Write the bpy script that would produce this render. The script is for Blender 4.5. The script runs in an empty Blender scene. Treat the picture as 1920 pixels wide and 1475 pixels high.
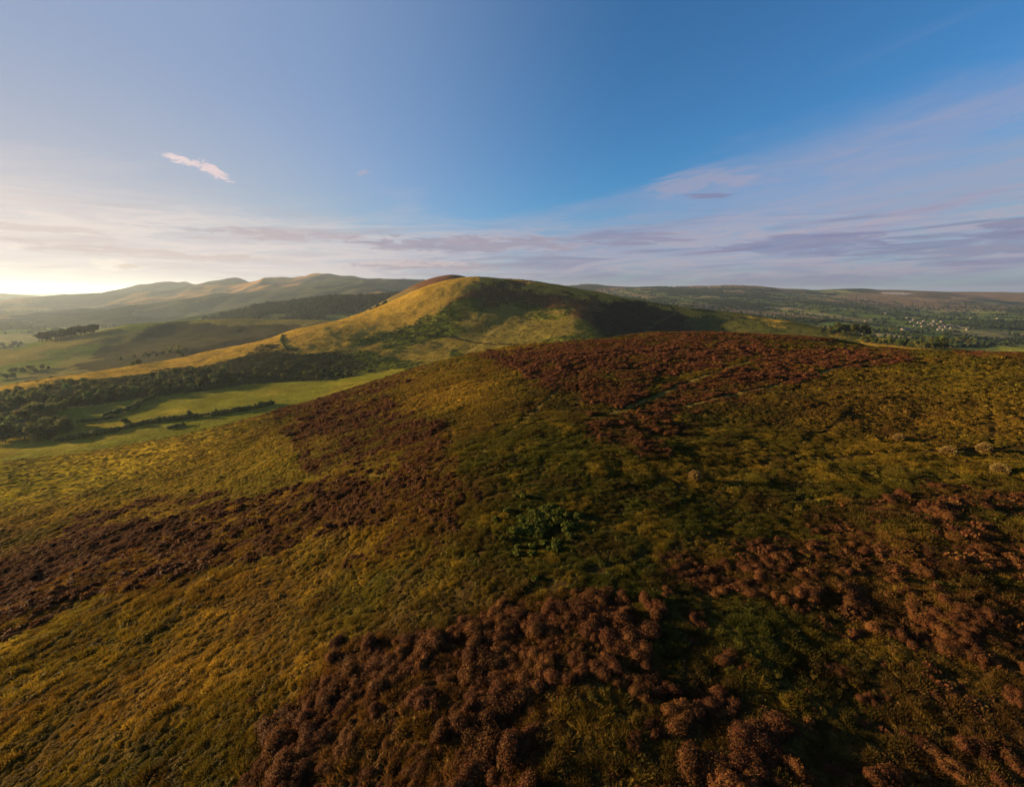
import bpy, math, random
import numpy as np
from math import radians as R

S = bpy.context.scene
COL = S.collection
rng = np.random.default_rng(7)
random.seed(7)

# ------------------------------------------------------------------ camera
F_PX, CX, CY, HOR = 800.0, 960.0, 737.5, 545.0       # design camera on the 1920 x 1475 frame
PITCH = math.atan((CY - HOR) / F_PX)
cam = bpy.data.cameras.new('camera'); camo = bpy.data.objects.new('camera', cam); COL.objects.link(camo)
cam.sensor_fit = 'HORIZONTAL'; cam.sensor_width = 36.0; cam.lens = 36.0 * F_PX / 1920.0
cam.clip_start = 0.1; cam.clip_end = 120000
camo.rotation_euler = (math.pi / 2 - PITCH, 0, 0)
S.camera = camo

# ------------------------------------------------------------------ light
SUN_AZ, SUN_EL = -80.0, 8.3                          # degrees, azimuth from +Y towards +X
SUN_STRENGTH, SKY_STRENGTH, EXPO = 5.0, 0.055, 1.62
sd = (math.sin(R(SUN_AZ)) * math.cos(R(SUN_EL)), math.cos(R(SUN_AZ)) * math.cos(R(SUN_EL)), math.sin(R(SUN_EL)))
sun = bpy.data.lights.new('sun', 'SUN'); suno = bpy.data.objects.new('sun', sun); COL.objects.link(suno)
sun.energy = SUN_STRENGTH; sun.angle = R(0.6); sun.color = (1.0, 0.72, 0.36)
from mathutils import Vector
suno.rotation_euler = Vector(sd).to_track_quat('Z', 'Y').to_euler()
S.view_settings.view_transform = 'Standard'; S.view_settings.look = 'None'
S.view_settings.gamma = 1.0; S.view_settings.exposure = EXPO

def pxdir(px, py):
    a = (px - CX) / F_PX; b = (CY - py) / F_PX
    c, s = math.cos(PITCH), math.sin(PITCH)
    return a, c + b * s, b * c - s

def azel(px, py):
    x, y, z = pxdir(px, py)
    return math.atan2(x, y), math.atan2(z, math.hypot(x, y))

class Nodes:
    """small helper to write node maths"""
    def __init__(self, nt): self.nt = nt
    def new(self, t, **kw):
        n = self.nt.nodes.new(t)
        for k, v in kw.items(): setattr(n, k, v)
        return n
    def put(self, sock, v):
        if hasattr(v, 'is_output'): self.nt.links.new(v, sock)
        else: sock.default_value = v
    def m(self, op, a, b=0.0, c=None, clamp=False):
        n = self.new('ShaderNodeMath', operation=op, use_clamp=clamp)
        self.put(n.inputs[0], a); self.put(n.inputs[1], b)
        if c is not None: self.put(n.inputs[2], c)
        return n.outputs[0]
    def xyz(self, x, y, z=0.0):
        n = self.new('ShaderNodeCombineXYZ'); self.put(n.inputs[0], x); self.put(n.inputs[1], y); self.put(n.inputs[2], z)
        return n.outputs[0]
    def noise(self, vec, scale, detail=5.0, rough=0.55, dist=0.0):
        n = self.new('ShaderNodeTexNoise'); self.put(n.inputs['Vector'], vec)
        n.inputs['Scale'].default_value = scale; n.inputs['Detail'].default_value = detail
        n.inputs['Roughness'].default_value = rough; n.inputs['Distortion'].default_value = dist
        return n.outputs[0]
    def ss(self, v, lo, hi):
        n = self.new('ShaderNodeMapRange', interpolation_type='SMOOTHSTEP')
        self.put(n.inputs[0], v); self.put(n.inputs[1], lo); self.put(n.inputs[2], hi)
        n.inputs[3].default_value = 0.0; n.inputs[4].default_value = 1.0
        return n.outputs[0]
    def mix(self, f, a, b, blend='MIX'):
        n = self.new('ShaderNodeMix', data_type='RGBA', blend_type=blend)
        self.put(n.inputs[0], f)
        for s, v in ((n.inputs[6], a), (n.inputs[7], b)):
            if hasattr(v, 'is_output'): self.nt.links.new(v, s)
            else: s.default_value = (*v[:3], 1.0)
        return n.outputs[2]

def build_world():
    w = bpy.data.worlds.new('World'); S.world = w; w.use_nodes = True
    nt = w.node_tree; N = Nodes(nt); bg = nt.nodes['Background']
    sky = N.new('ShaderNodeTexSky', sky_type='NISHITA', sun_disc=False)
    sky.sun_elevation = R(SUN_EL); sky.sun_rotation = R(SUN_AZ)
    sky.air_density, sky.dust_density, sky.ozone_density = 1.0, 0.2, 4.6
    sky.altitude = 300
    tc = N.new('ShaderNodeTexCoord'); sep = N.new('ShaderNodeSeparateXYZ'); nt.links.new(tc.outputs['Generated'], sep.inputs[0])
    x, y, z = sep.outputs
    az = N.m('ARCTAN2', x, y)
    el = N.m('ARCSINE', N.m('MAXIMUM', N.m('MINIMUM', z, 0.9999), -0.9999))
    cs = N.m('ADD', N.m('ADD', N.m('MULTIPLY', x, sd[0]), N.m('MULTIPLY', y, sd[1])), N.m('MULTIPLY', z, sd[2]))   # towards the sun
    near = N.ss(cs, -0.05, 0.92)
    # --- thin veil of high cloud, higher on the right
    elt = N.m('SUBTRACT', el, N.m('MULTIPLY', az, 0.10))
    n1 = N.noise(N.xyz(N.m('MULTIPLY', az, 2.2), N.m('MULTIPLY', elt, 14.0), 3.1), 1.0, 7, 0.6, 0.6)
    n2 = N.noise(N.xyz(N.m('MULTIPLY', az, 6.0), N.m('MULTIPLY', elt, 40.0), 7.7), 1.0, 6, 0.62, 1.0)
    top = N.m('ADD', N.m('ADD', 0.17, N.m('MULTIPLY', N.ss(az, 0.0, 0.75), 0.15)), N.m('MULTIPLY', N.ss(az, -0.3, -0.9), 0.05))
    hgt = N.m('DIVIDE', el, N.m('ADD', top, N.m('MULTIPLY', N.m('SUBTRACT', n1, 0.5), 0.30)))
    veil = N.m('SUBTRACT', 1.0, N.ss(hgt, 0.35, 1.15))
    n6 = N.noise(N.xyz(N.m('ADD', N.m('MULTIPLY', az, 5.0), N.m('MULTIPLY', el, 9.0)), N.m('MULTIPLY', N.m('SUBTRACT', el, N.m('MULTIPLY', az, 0.16)), 85.0), 2.2), 1.0, 8, 0.66, 1.4)
    fib = N.m('ADD', N.m('MULTIPLY', n2, 1.15), N.m('MULTIPLY', n6, 0.55))
    veil = N.m('MULTIPLY', veil, N.m('ADD', -0.05, N.m('MULTIPLY', fib, 1.05)), clamp=True)
    k = 1.0 / (SKY_STRENGTH * 2 ** EXPO)
    vc = lambda c: tuple(v * k for v in c)
    veil_col = N.mix(near, vc((0.36, 0.36, 0.49)), vc((0.72, 0.64, 0.62)))
    low = N.m('SUBTRACT', 1.0, N.ss(el, 0.0, 0.075))
    veil_col = N.mix(N.m('MULTIPLY', low, N.m('SUBTRACT', 1.0, near)), veil_col, vc((0.19, 0.20, 0.32)))
    glow = N.m('MULTIPLY', near, N.m('SUBTRACT', 1.0, N.ss(el, 0.02, 0.42)))
    thin = N.mix(glow, vc((0.29, 0.37, 0.55)), vc((0.56, 0.54, 0.58)))                 # milky air round the sun
    blue = N.mix(1.0, sky.outputs[0], (0.78, 1.12, 1.18), 'MULTIPLY')
    blue = N.mix(1.0, blue, vc((0.60, 0.60, 0.66)), 'DARKEN')
    base = N.mix(N.m('MULTIPLY', N.ss(cs, -0.05, 0.88), 0.97), blue, thin)
    col = N.mix(veil, base, veil_col)
    # --- grey-mauve stratus bars just above the horizon
    n3 = N.noise(N.xyz(N.m('MULTIPLY', az, 3.6), N.m('MULTIPLY', N.m('SUBTRACT', el, N.m('MULTIPLY', az, 0.015)), 52.0), 1.3), 1.0, 9, 0.62, 0.9)
    band = N.m('MULTIPLY', N.ss(el, 0.012, 0.035), N.m('SUBTRACT', 1.0, N.ss(el, 0.10, 0.17)))
    bars = N.m('MULTIPLY', N.ss(n3, 0.50, 0.68), band)
    bar_col = N.mix(near, vc((0.185, 0.18, 0.30)), vc((0.52, 0.42, 0.42)))
    col = N.mix(N.m('MULTIPLY', bars, 0.6), col, bar_col)
    lit = N.m('MULTIPLY', N.ss(n3, 0.36, 0.44), N.m('SUBTRACT', 1.0, N.ss(n3, 0.44, 0.52)))
    lit_col = N.mix(near, vc((0.47, 0.40, 0.45)), vc((0.86, 0.75, 0.68)))
    col = N.mix(N.m('MULTIPLY', N.m('MULTIPLY', lit, band), 0.5), col, lit_col)
    # --- single clouds: (px, py, half width, half height, tilt, sharpness, amount, colour)
    n4 = N.noise(N.xyz(N.m('MULTIPLY', az, 34.0), N.m('MULTIPLY', el, 95.0), 0.4), 1.0, 8, 0.68, 1.2)
    n5 = N.noise(N.xyz(N.m('MULTIPLY', az, 12.0), N.m('MULTIPLY', el, 90.0), 5.4), 1.0, 8, 0.66, 1.0)
    def cloud(px, py, hw, hh, tilt, amt, c, nn, soft=0.5, namp=1.6):
        soft, namp = soft * 1.0, namp * 2.3
        a0, e0 = azel(px, py); a1, _ = azel(px + hw, py); _, e1 = azel(px, py - hh)
        da = N.m('SUBTRACT', az, a0); de = N.m('SUBTRACT', el, e0)
        de = N.m('SUBTRACT', de, N.m('MULTIPLY', da, tilt))
        q = N.m('ADD', N.m('POWER', N.m('ABSOLUTE', N.m('DIVIDE', da, a1 - a0)), 2.0), N.m('POWER', N.m('ABSOLUTE', N.m('DIVIDE', de, e1 - e0)), 2.0))
        v = N.m('ADD', N.m('SUBTRACT', 1.0, q), N.m('MULTIPLY', N.m('SUBTRACT', nn, 0.5), namp * 2))
        return N.m('MULTIPLY', N.ss(v, 0.0, soft), amt), vc(c)
    for spec in ((340, 300, 40, 10, -0.25, 1.0, (0.80, 0.66, 0.66), n4, 0.9, 1.3),
                 (396, 318, 34, 15, -0.35, 0.95, (0.78, 0.63, 0.64), n4, 0.9, 1.3),
                 (683, 324, 18, 6, 0.0, 0.55, (0.48, 0.42, 0.50), n4, 0.9, 1.3),
                 (215, 494, 42, 12, -0.1, 0.5, (0.90, 0.80, 0.68), n4, 0.9, 1.3),
                 (240, 500, 22, 7, 0.0, 0.7, (0.55, 0.44, 0.38), n4, 0.9, 1.3),
                 (560, 442, 190, 12, 0.0, 0.75, (0.44, 0.37, 0.42), n5, 0.9, 1.3),
                 (300, 476, 260, 11, -0.03, 0.7, (0.55, 0.45, 0.45), n5, 0.9, 1.3),
                 (110, 430, 130, 8, 0.0, 0.6, (0.58, 0.48, 0.48), n5, 0.9, 1.3),
                 (820, 500, 150, 10, 0.0, 0.75, (0.36, 0.30, 0.36), n5, 0.9, 1.3),
                 (790, 494, 120, 7, 0.0, 0.6, (0.62, 0.50, 0.50), n4, 0.9, 1.3),
                 (900, 458, 240, 16, 0.0, 0.7, (0.31, 0.27, 0.36), n5, 0.9, 1.3),
                 (1190, 445, 110, 16, 0.0, 0.6, (0.25, 0.235, 0.36), n5, 0.9, 1.2),
                 (1500, 460, 190, 24, 0.0, 0.62, (0.20, 0.21, 0.36), n5, 0.8, 1.0),
                 (1800, 462, 240, 26, 0.05, 0.6, (0.20, 0.21, 0.345), n5, 0.8, 1.0),
                 (1900, 418, 90, 12, 0.1, 0.6, (0.19, 0.20, 0.33), n5, 0.8, 1.0),
                 (1322, 369, 60, 8, -0.05, 0.8, (0.21, 0.22, 0.37), n5, 0.9, 0.9),
                 (1320, 340, 120, 26, 0.12, 0.4, (0.44, 0.37, 0.44), n2, 1.0, 1.6)):
        f, c = cloud(*spec)
        col = N.mix(f, col, c)
    nt.links.new(col, bg.inputs[0]); bg.inputs[1].default_value = SKY_STRENGTH
    w.cycles.sampling_method = 'MANUAL'; w.cycles.sample_map_resolution = 1024
build_world()

cy = S.cycles
cy.use_denoising = True
cy.max_bounces = 6; cy.diffuse_bounces = 2; cy.transmission_bounces = 2; cy.transparent_max_bounces = 4; cy.volume_bounces = 0
cy.sample_clamp_indirect = 4.0

# ------------------------------------------------------------------ numpy helpers
def hash2(ix, iy, seed):
    h = (ix.astype(np.int64) * 374761393 + iy.astype(np.int64) * 668265263 + seed * 974634541) & 0xffffffff
    h = ((h ^ (h >> 13)) * 1274126177) & 0xffffffff
    h = ((h ^ (h >> 16)) * 2246822519) & 0xffffffff
    return ((h ^ (h >> 15)) & 0xffffff) / float(0xffffff)

def vnoise(x, y, seed=0):
    x = np.asarray(x, float); y = np.asarray(y, float)
    ix, iy = np.floor(x), np.floor(y); fx, fy = x - ix, y - iy
    fx = fx * fx * fx * (fx * (fx * 6 - 15) + 10); fy = fy * fy * fy * (fy * (fy * 6 - 15) + 10)
    a, b, c, d = hash2(ix, iy, seed), hash2(ix + 1, iy, seed), hash2(ix, iy + 1, seed), hash2(ix + 1, iy + 1, seed)
    return (a * (1 - fx) + b * fx) * (1 - fy) + (c * (1 - fx) + d * fx) * fy

def fbm(x, y, seed=0, oct=4, gain=0.5):
    s, amp, tot = 0.0, 1.0, 0.0
    for k in range(oct):
        c, n = math.cos(0.5 + k), math.sin(0.5 + k)
        s = s + amp * vnoise((c * x - n * y) * 2 ** k + 17.3 * k, (n * x + c * y) * 2 ** k - 9.1 * k, seed + k)
        tot += amp; amp *= gain
    return s / tot                                   # 0..1, mean 0.5

def smooth(v, lo, hi):
    t = np.clip((v - lo) / (hi - lo), 0, 1); return t * t * (3 - 2 * t)

def lerp(a, b, t):
    t = np.asarray(t)[..., None]; return a * (1 - t) + b * t

def project(x, y, z):
    c, s = math.cos(PITCH), math.sin(PITCH)
    dep = np.maximum(y * c - z * s, 0.5); up = y * s + z * c
    return CX + F_PX * x / dep, CY - F_PX * up / dep

def inpoly(px, py, poly):
    ins = np.zeros(np.shape(px), bool); n = len(poly)
    for i in range(n):
        x0, y0 = poly[i]; x1, y1 = poly[(i + 1) % n]
        if y0 == y1: continue
        cr = ((y0 > py) != (y1 > py)) & (px < (x1 - x0) * (py - y0) / (y1 - y0) + x0)
        ins ^= cr
    return ins

def seg_dist(px, py, line):
    d = np.full(np.shape(px), 1e9)
    for (x0, y0), (x1, y1) in zip(line[:-1], line[1:]):
        dx, dy = x1 - x0, y1 - y0
        t = np.clip(((px - x0) * dx + (py - y0) * dy) / (dx * dx + dy * dy), 0, 1)
        d = np.minimum(d, np.hypot(px - x0 - t * dx, py - y0 - t * dy))
    return d

class TPS:
    def __init__(self, pts, scale, lam=1e-3):
        P = np.array(pts, float); self.s = scale
        self.X = P[:, :2] / scale; n = len(P)
        K = self.k(self.X, self.X) + lam * np.eye(n)
        A = np.zeros((n + 3, n + 3)); A[:n, :n] = K; A[:n, n] = 1; A[:n, n + 1:] = self.X; A[n:, :n] = A[:n, n:].T
        self.w = np.linalg.solve(A, np.concatenate([P[:, 2], np.zeros(3)]))
    @staticmethod
    def k(A, B):
        r2 = ((A[:, None, :] - B[None]) ** 2).sum(-1) + 1e-12
        return 0.5 * r2 * np.log(r2)
    def __call__(self, x, y):
        x = np.asarray(x, float); sh = x.shape
        Q = np.stack([x.ravel(), np.asarray(y, float).ravel()], 1) / self.s
        out = np.empty(len(Q)); n = len(self.X)
        for i in range(0, len(Q), 60000):
            q = Q[i:i + 60000]
            out[i:i + 60000] = self.k(q, self.X) @ self.w[:n] + self.w[n] + q @ self.w[n + 1:]
        return out.reshape(sh)

def at(px, py, Y):
    dx, dy, dz = pxdir(px, py); return (dx / dy * Y, Y, dz / dy * Y)
def atz(px, py, z):
    dx, dy, dz = pxdir(px, py); t = z / dz; return (dx * t, dy * t, z)

def fitted(make, crest, iters=5):
    """nudge the crest control points until the land's skyline passes where they were read"""
    c = [list(p) for p in crest]
    for _ in range(iters):
        f = make(c)
        for p, q in zip(c, crest):
            dx, dy, _z = pxdir(q[0], HOR); Y = np.linspace(q[2] * 0.62, q[2] * 1.35, 260)
            _, py = project(dx / dy * Y, Y, f(dx / dy * Y, Y)); p[1] += 0.8 * (q[1] - py.min())
    return make(c)

# ------------------------------------------------------------------ terrain: one height function per landform
# visible control points (pixel -> point at a chosen distance) and hidden points that let the ground fall away behind each crest
A_pts = [atz(*p) for p in ((960, 1475, -12), (300, 1475, -14.5), (0, 1475, -16.5), (1600, 1475, -11.5), (1920, 1475, -11.3),
    (960, 1200, -12), (400, 1200, -16), (0, 1200, -20), (1500, 1200, -11.5), (1920, 1200, -11.3),
    (960, 1000, -12.2), (500, 1000, -18), (150, 1000, -24.5), (0, 1000, -27), (1500, 1000, -12), (1920, 1000, -11.5),
    (960, 850, -12.5), (600, 850, -20), (300, 890, -27), (0, 930, -31), (1400, 850, -12.5), (1920, 850, -11.8),
    (960, 725, -14.5), (740, 765, -19.5), (1300, 740, -13), (1700, 740, -12.5), (1920, 740, -12))]
A_pts += [(-30, 3, -20), (0, 2, -12), (30, 3, -11.2), (-60, 10, -30), (60, 10, -11), (0, -30, -11), (80, -30, -10), (-60, -30, -26)]
brow = [(0, 856, 97), (150, 838, 102), (250, 822, 106), (350, 803, 110), (450, 780, 114), (560, 753, 118), (640, 730, 121), (740, 700, 125),
        (860, 668, 128), (960, 650, 130), (1100, 640, 142), (1210, 625, 150), (1340, 624, 150), (1450, 628, 146), (1560, 634, 140), (1640, 648, 130),
        (1760, 657, 122), (1840, 662, 118), (1920, 667, 112), (2200, 674, 90), (-250, 885, 85)]
def make_A(br):
    P = list(A_pts)
    for px, py, Y in br:
        P.append(at(px, py, Y))
        x, y, z = at(px, py, Y * 1.45); P.append((x, y, z - 8))
        x, y, z = at(px, py, Y * 2.2); P.append((x, y, z - 32))
    g = TPS(P, 100.0, 2e-4)
    def f(x, y):
        r = np.hypot(x, y); z = g(x, y) - 60 * smooth(r, 190, 300)
        z = z + 1.3 * (fbm(x / 26, y / 26, 11, 3) - 0.5) * smooth(r, 10, 40) + 0.75 * (fbm(x / 6.5, y / 6.5, 21, 3) - 0.5) + 0.22 * (fbm(x / 1.5, y / 1.5, 31, 2) - 0.5)
        ter = np.sin((z + 0.25 * fbm(x / 9, y / 9, 5, 2)) * 4.2 + 5 * fbm(x / 30, y / 30, 6, 2))     # sheep terracettes across the left slope
        return z + 0.07 * ter * smooth(-x, 0, 25)
    return f
fA = fitted(make_A, brow)

B_vis = [(-250, 870, 190), (0, 845, 205), (110, 838, 205), (200, 812, 222), (300, 782, 245), (450, 762, 258), (560, 738, 290), (650, 716, 320), (760, 700, 330),
    (0, 792, 245), (107, 771, 265), (187, 758, 280), (267, 744, 295), (333, 738, 305), (427, 724, 325), (533, 714, 345), (633, 710, 352), (720, 698, 360)]
B_crest = [(-300, 765, 285), (0, 716, 342), (150, 696, 383), (300, 673, 438), (400, 653, 478), (500, 632, 520), (560, 614, 540), (640, 597, 580), (700, 578, 610),
    (760, 552, 630), (800, 536, 640), (840, 525, 648), (880, 519, 655), (910, 519, 660), (940, 522, 668), (985, 525, 675), (1050, 534, 675), (1100, 544, 670),
    (1150, 553, 665), (1200, 562, 655), (1280, 575, 640), (1350, 583, 620), (1450, 597, 590), (1550, 613, 550), (1620, 625, 520), (1700, 637, 470), (1800, 650, 420),
    (1920, 664, 380), (2200, 690, 330)]
B_mid = [(700, 645, 470), (600, 665, 425), (500, 684, 390), (860, 590, 545), (960, 560, 605), (1000, 600, 530), (1000, 645, 440), (860, 660, 440), (740, 672, 415),
    (1090, 592, 525), (1080, 640, 425), (1200, 598, 600), (1200, 640, 480), (1320, 618, 560), (1450, 632, 500), (1060, 565, 600), (940, 545, 635), (780, 600, 545)]
def make_B(cr):
    P = [at(*p) for p in B_vis + list(cr) + B_mid]
    for px, py, Y in cr:
        x, y, z = at(px, py, Y * 1.22); P.append((x, y, z - 22))
        x, y, z = at(px, py, Y * 1.6); P.append((x, y, z - 75))
    P += [(-60, 170, -76), (60, 190, -62), (200, 200, -58), (-250, 130, -80), (-300, 60, -80), (350, 150, -60)]
    g = TPS(P, 300.0, 2e-4)
    def f(x, y):
        z = g(x, y) - 90 * smooth(np.hypot(x, y), 900, 1150); slope = smooth(y - 0.25 * x, 330, 430)
        return z + 6.0 * (fbm(x / 75, y / 75, 41, 4) - 0.5) * (0.15 + 0.85 * slope) + 1.2 * (fbm(x / 14, y / 14, 45, 3) - 0.5) * (0.25 + 0.75 * slope)
    return f
fB = fitted(make_B, B_crest)

def ridge(vis, crest, back, scale, extra=(), amp=(6, 90), seed=0, more=None):
    def make(cr):
        P = [at(*p) for p in list(vis) + list(cr)] + list(extra)
        for px, py, Y in cr:
            for f, d in back:
                x, y, z = at(px, py, Y * f); P.append((x, y, z - d))
        g = TPS(P, scale, 3e-4)
        return lambda x, y: g(x, y) + amp[0] * (fbm(x / amp[1], y / amp[1], seed, 5) - 0.5) + (more(x, y) if more else 0)
    return fitted(make, crest)

fC = ridge([(600, 640, 760), (700, 615, 780), (780, 580, 800), (840, 560, 810), (900, 560, 820), (980, 580, 820)],
           [(560, 640, 900), (630, 606, 900), (690, 578, 900), (740, 553, 900), (780, 533, 900), (812, 521, 900), (845, 515, 905), (878, 520, 905), (930, 540, 905), (1000, 565, 905)],
           ((1.12, 22), (1.35, 80)), 300.0, seed=51, amp=(5, 60))
fD = ridge([(-200, 760, 470), (0, 712, 500), (0, 690, 560), (120, 678, 580), (150, 652, 655), (250, 662, 600), (300, 640, 700), (420, 640, 660), (450, 622, 760), (560, 625, 740), (660, 625, 760)],
           [(-350, 720, 620), (-150, 682, 680), (0, 650, 720), (40, 643, 725), (100, 631, 740), (180, 618, 760), (250, 606, 790), (330, 601, 820), (450, 597, 850), (560, 599, 850), (640, 602, 845), (720, 612, 840)],
           ((1.14, 22), (1.4, 75)), 300.0, seed=61, amp=(9, 90))
fE = ridge([(300, 640, 1050), (450, 620, 1100), (600, 610, 1150), (720, 605, 1150), (420, 598, 1350), (550, 582, 1350), (680, 575, 1350)],
           [(200, 640, 1500), (300, 605, 1500), (360, 592, 1500), (430, 580, 1500), (500, 569, 1500), (600, 560, 1500), (700, 556, 1500), (790, 548, 1500), (900, 545, 1500)],
           ((1.15, 30), (1.5, 120)), 600.0, seed=71, amp=(16, 150))
F_crest = [(-100, 556, 5600), (60, 554, 5400), (130, 552, 5200), (200, 548, 5000), (255, 540, 4800), (300, 531, 4600), (340, 529, 4500), (380, 533, 4400), (420, 527, 4300), (452, 521, 4200), (500, 524, 4200),
           (560, 519, 4100), (610, 513, 4000), (645, 517, 4000), (700, 523, 4100), (790, 526, 4200), (900, 530, 4300), (1000, 545, 4300)]
F_vis = [(200, 590, 2100), (300, 592, 2000), (400, 584, 2000), (500, 578, 2000), (600, 572, 2000), (760, 562, 2000),
         (330, 571, 2500), (400, 560, 2600), (470, 557, 2600), (540, 549, 2800), (600, 543, 2900), (660, 538, 3000), (740, 535, 3100),
         (330, 556, 3300), (450, 548, 3300), (560, 536, 3500), (640, 528, 3600), (140, 562, 3600), (230, 556, 3600)]
fF = ridge(F_vis, F_crest, ((1.15, 60), (1.5, 320)), 2000.0, seed=81, amp=(70, 700),
           more=lambda x, y: 130 * (0.25 - np.abs(2 * fbm(x / 700, y / 1100, 85, 4) - 1)) * smooth(np.hypot(x, y), 1900, 2700))
G_vis = [(1750, 690, 600), (1920, 690, 560), (1920, 652, 850), (1800, 645, 800), (1700, 640, 800), (2200, 665, 800), (1700, 622, 1150), (1500, 612, 1150), (1920, 602, 1600), (1500, 596, 1600), (1300, 590, 1400), (1150, 580, 1400), (2200, 605, 1600),
         (1800, 581, 2300), (1500, 573, 2300), (1300, 568, 2200), (1100, 560, 2300), (1950, 582, 2300), (1800, 564, 3100), (1600, 559, 3100), (1400, 553, 3100), (1200, 552, 3000), (1080, 549, 3000), (1950, 565, 3100)]
G_crest = [(900, 552, 4200), (1000, 545, 4200), (1060, 537, 4300), (1120, 534, 4300), (1180, 540, 4200), (1230, 538, 4100), (1280, 537, 4100), (1420, 536, 4000), (1500, 542, 4000), (1590, 541, 3900), (1620, 541, 3900),
           (1700, 544, 3900), (1800, 547, 3900), (1920, 548, 3900), (2200, 552, 3900)]
fG0 = ridge(G_vis, G_crest, ((1.15, 50), (1.6, 220)), 2000.0, seed=91, amp=(38, 420))
fG = fG0
PLAIN_Z = -132.0
def fP(x, y):
    r = np.hypot(x, y)
    return PLAIN_Z + 14 * (fbm(x / 900, y / 900, 95, 3) - 0.5) * smooth(r, 500, 1500) + 60 * smooth(r, 9000, 22000) * fbm(x / 4000, y / 4000, 99, 3)

# name: (function, r0, r1, th0, th1, nr, nth)
LAYERS = {
    'moor': (fA, 2.5, 300, -100, 85, 620, 900),
    'grassy_hill': (fB, 120, 1100, -75, 68, 640, 1050),
    'heather_hill': (fC, 560, 1300, -32, 8, 150, 260),
    'pasture_ridge': (fD, 430, 1400, -66, -10, 180, 320),
    'forest_hill': (fE, 980, 2400, -48, 0, 160, 260),
    'far_hills': (fF, 1700, 7800, -60, 4, 260, 420),
    'far_upland': (fG, 520, 6500, -4, 66, 420, 520),
}
def raw(name, x, y):
    f, r0, r1, t0, t1, _, _ = LAYERS[name]
    r = np.hypot(x, y); th = np.degrees(np.arctan2(x, y))
    z = np.full(np.shape(x), -1e6)
    ok = (r >= r0) & (r <= r1) & (th >= t0) & (th <= t1)
    if ok.any(): z[ok] = f(x[ok], y[ok])
    return z
def ground(x, y, names=None):
    x = np.atleast_1d(np.asarray(x, float)); y = np.atleast_1d(np.asarray(y, float))
    z = fP(x, y)
    for n in (names or LAYERS): z = np.maximum(z, raw(n, x, y))
    return z
def hit(px, py, names=None, y0=4.0, y1=6500.0, n=900):
    """where the sight line through a pixel meets the land"""
    px = np.atleast_1d(np.asarray(px, float)); py = np.atleast_1d(np.asarray(py, float))
    Y = np.exp(np.linspace(math.log(y0), math.log(y1), n))
    out = np.full((len(px), 3), np.nan)
    for i in range(len(px)):
        dx, dy, dz = pxdir(px[i], py[i]); X = dx / dy * Y; Z = dz / dy * Y
        g = ground(X, Y, names); b = np.nonzero(g > Z)[0]
        if len(b):
            k = b[0]
            if k == 0: t = 0; k = 1
            else:
                d0, d1 = Z[k - 1] - g[k - 1], Z[k] - g[k]; t = d0 / (d0 - d1 + 1e-9)
            yy = Y[k - 1] + t * (Y[k] - Y[k - 1]); xx = dx / dy * yy
            out[i] = (xx, yy, ground([xx], [yy], names)[0])
    return out

# ------------------------------------------------------------------ mesh helpers
def np_mesh(name, V, quads=None, tris=None, mat=None, smooth_shade=False, pattr=None, fattr=None):
    me = bpy.data.meshes.new(name)
    V = np.asarray(V, np.float32); nq = 0 if quads is None else len(quads); ntr = 0 if tris is None else len(tris)
    me.vertices.add(len(V)); me.vertices.foreach_set('co', V.ravel())
    loops = np.concatenate([np.asarray(a, np.int32).ravel() for a in (quads, tris) if a is not None and len(a)])
    me.loops.add(len(loops)); me.loops.foreach_set('vertex_index', loops)
    starts = np.concatenate([np.arange(nq) * 4, nq * 4 + np.arange(ntr) * 3]).astype(np.int32)
    me.polygons.add(nq + ntr); me.polygons.foreach_set('loop_start', starts)
    if smooth_shade: me.polygons.foreach_set('use_smooth', np.ones(nq + ntr, bool))
    for dom, d in (('POINT', pattr or {}), ('FACE', fattr or {})):
        for k, v in d.items():
            v = np.asarray(v, np.float32)
            if v.ndim == 2:
                a = me.attributes.new(k, 'FLOAT_VECTOR', dom); a.data.foreach_set('vector', v.ravel())
            else:
                a = me.attributes.new(k, 'FLOAT', dom); a.data.foreach_set('value', v)
    me.update(calc_edges=True); me.validate()
    if mat: me.materials.append(mat)
    return me
def link(name, me, parent=None, loc=(0, 0, 0)):
    o = bpy.data.objects.new(name, me); COL.objects.link(o); o.location = loc
    if parent: o.parent = parent
    return o
def tag(o, label=None, cat=None, group=None, kind=None, col=None):
    if label: o['label'] = label
    if cat: o['category'] = cat
    if group: o['group'] = group
    if kind: o['kind'] = kind
    if col is not None: o['col'] = [float(c) for c in col]
    return o

# ------------------------------------------------------------------ materials
def mat_terrain(name, sc_list, bump, bump_scale, amount=0.5):
    m = bpy.data.materials.new(name); m.use_nodes = True; nt = m.node_tree; N = Nodes(nt)
    b = nt.nodes['Principled BSDF']; b.inputs['Roughness'].default_value = 1.0; b.inputs['Specular IOR Level'].default_value = 0.0
    at_ = N.new('ShaderNodeAttribute', attribute_name='col'); geo = N.new('ShaderNodeNewGeometry')
    col = at_.outputs['Color']
    for s, a in sc_list:
        n = N.noise(geo.outputs['Position'], s, 4, 0.65)
        f = N.m('ADD', 1.0 - a * 0.5, N.m('MULTIPLY', N.ss(n, 0.3, 0.7), a))
        col = N.mix(1.0, col, N.xyz(f, f, f), 'MULTIPLY')
    nt.links.new(col, b.inputs['Base Color'])
    bp = N.new('ShaderNodeBump'); bp.inputs['Distance'].default_value = bump; bp.inputs['Strength'].default_value = 1.0
    nt.links.new(N.noise(geo.outputs['Position'], bump_scale, 4, 0.7), bp.inputs['Height']); nt.links.new(bp.outputs[0], b.inputs['Normal'])
    return m
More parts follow.
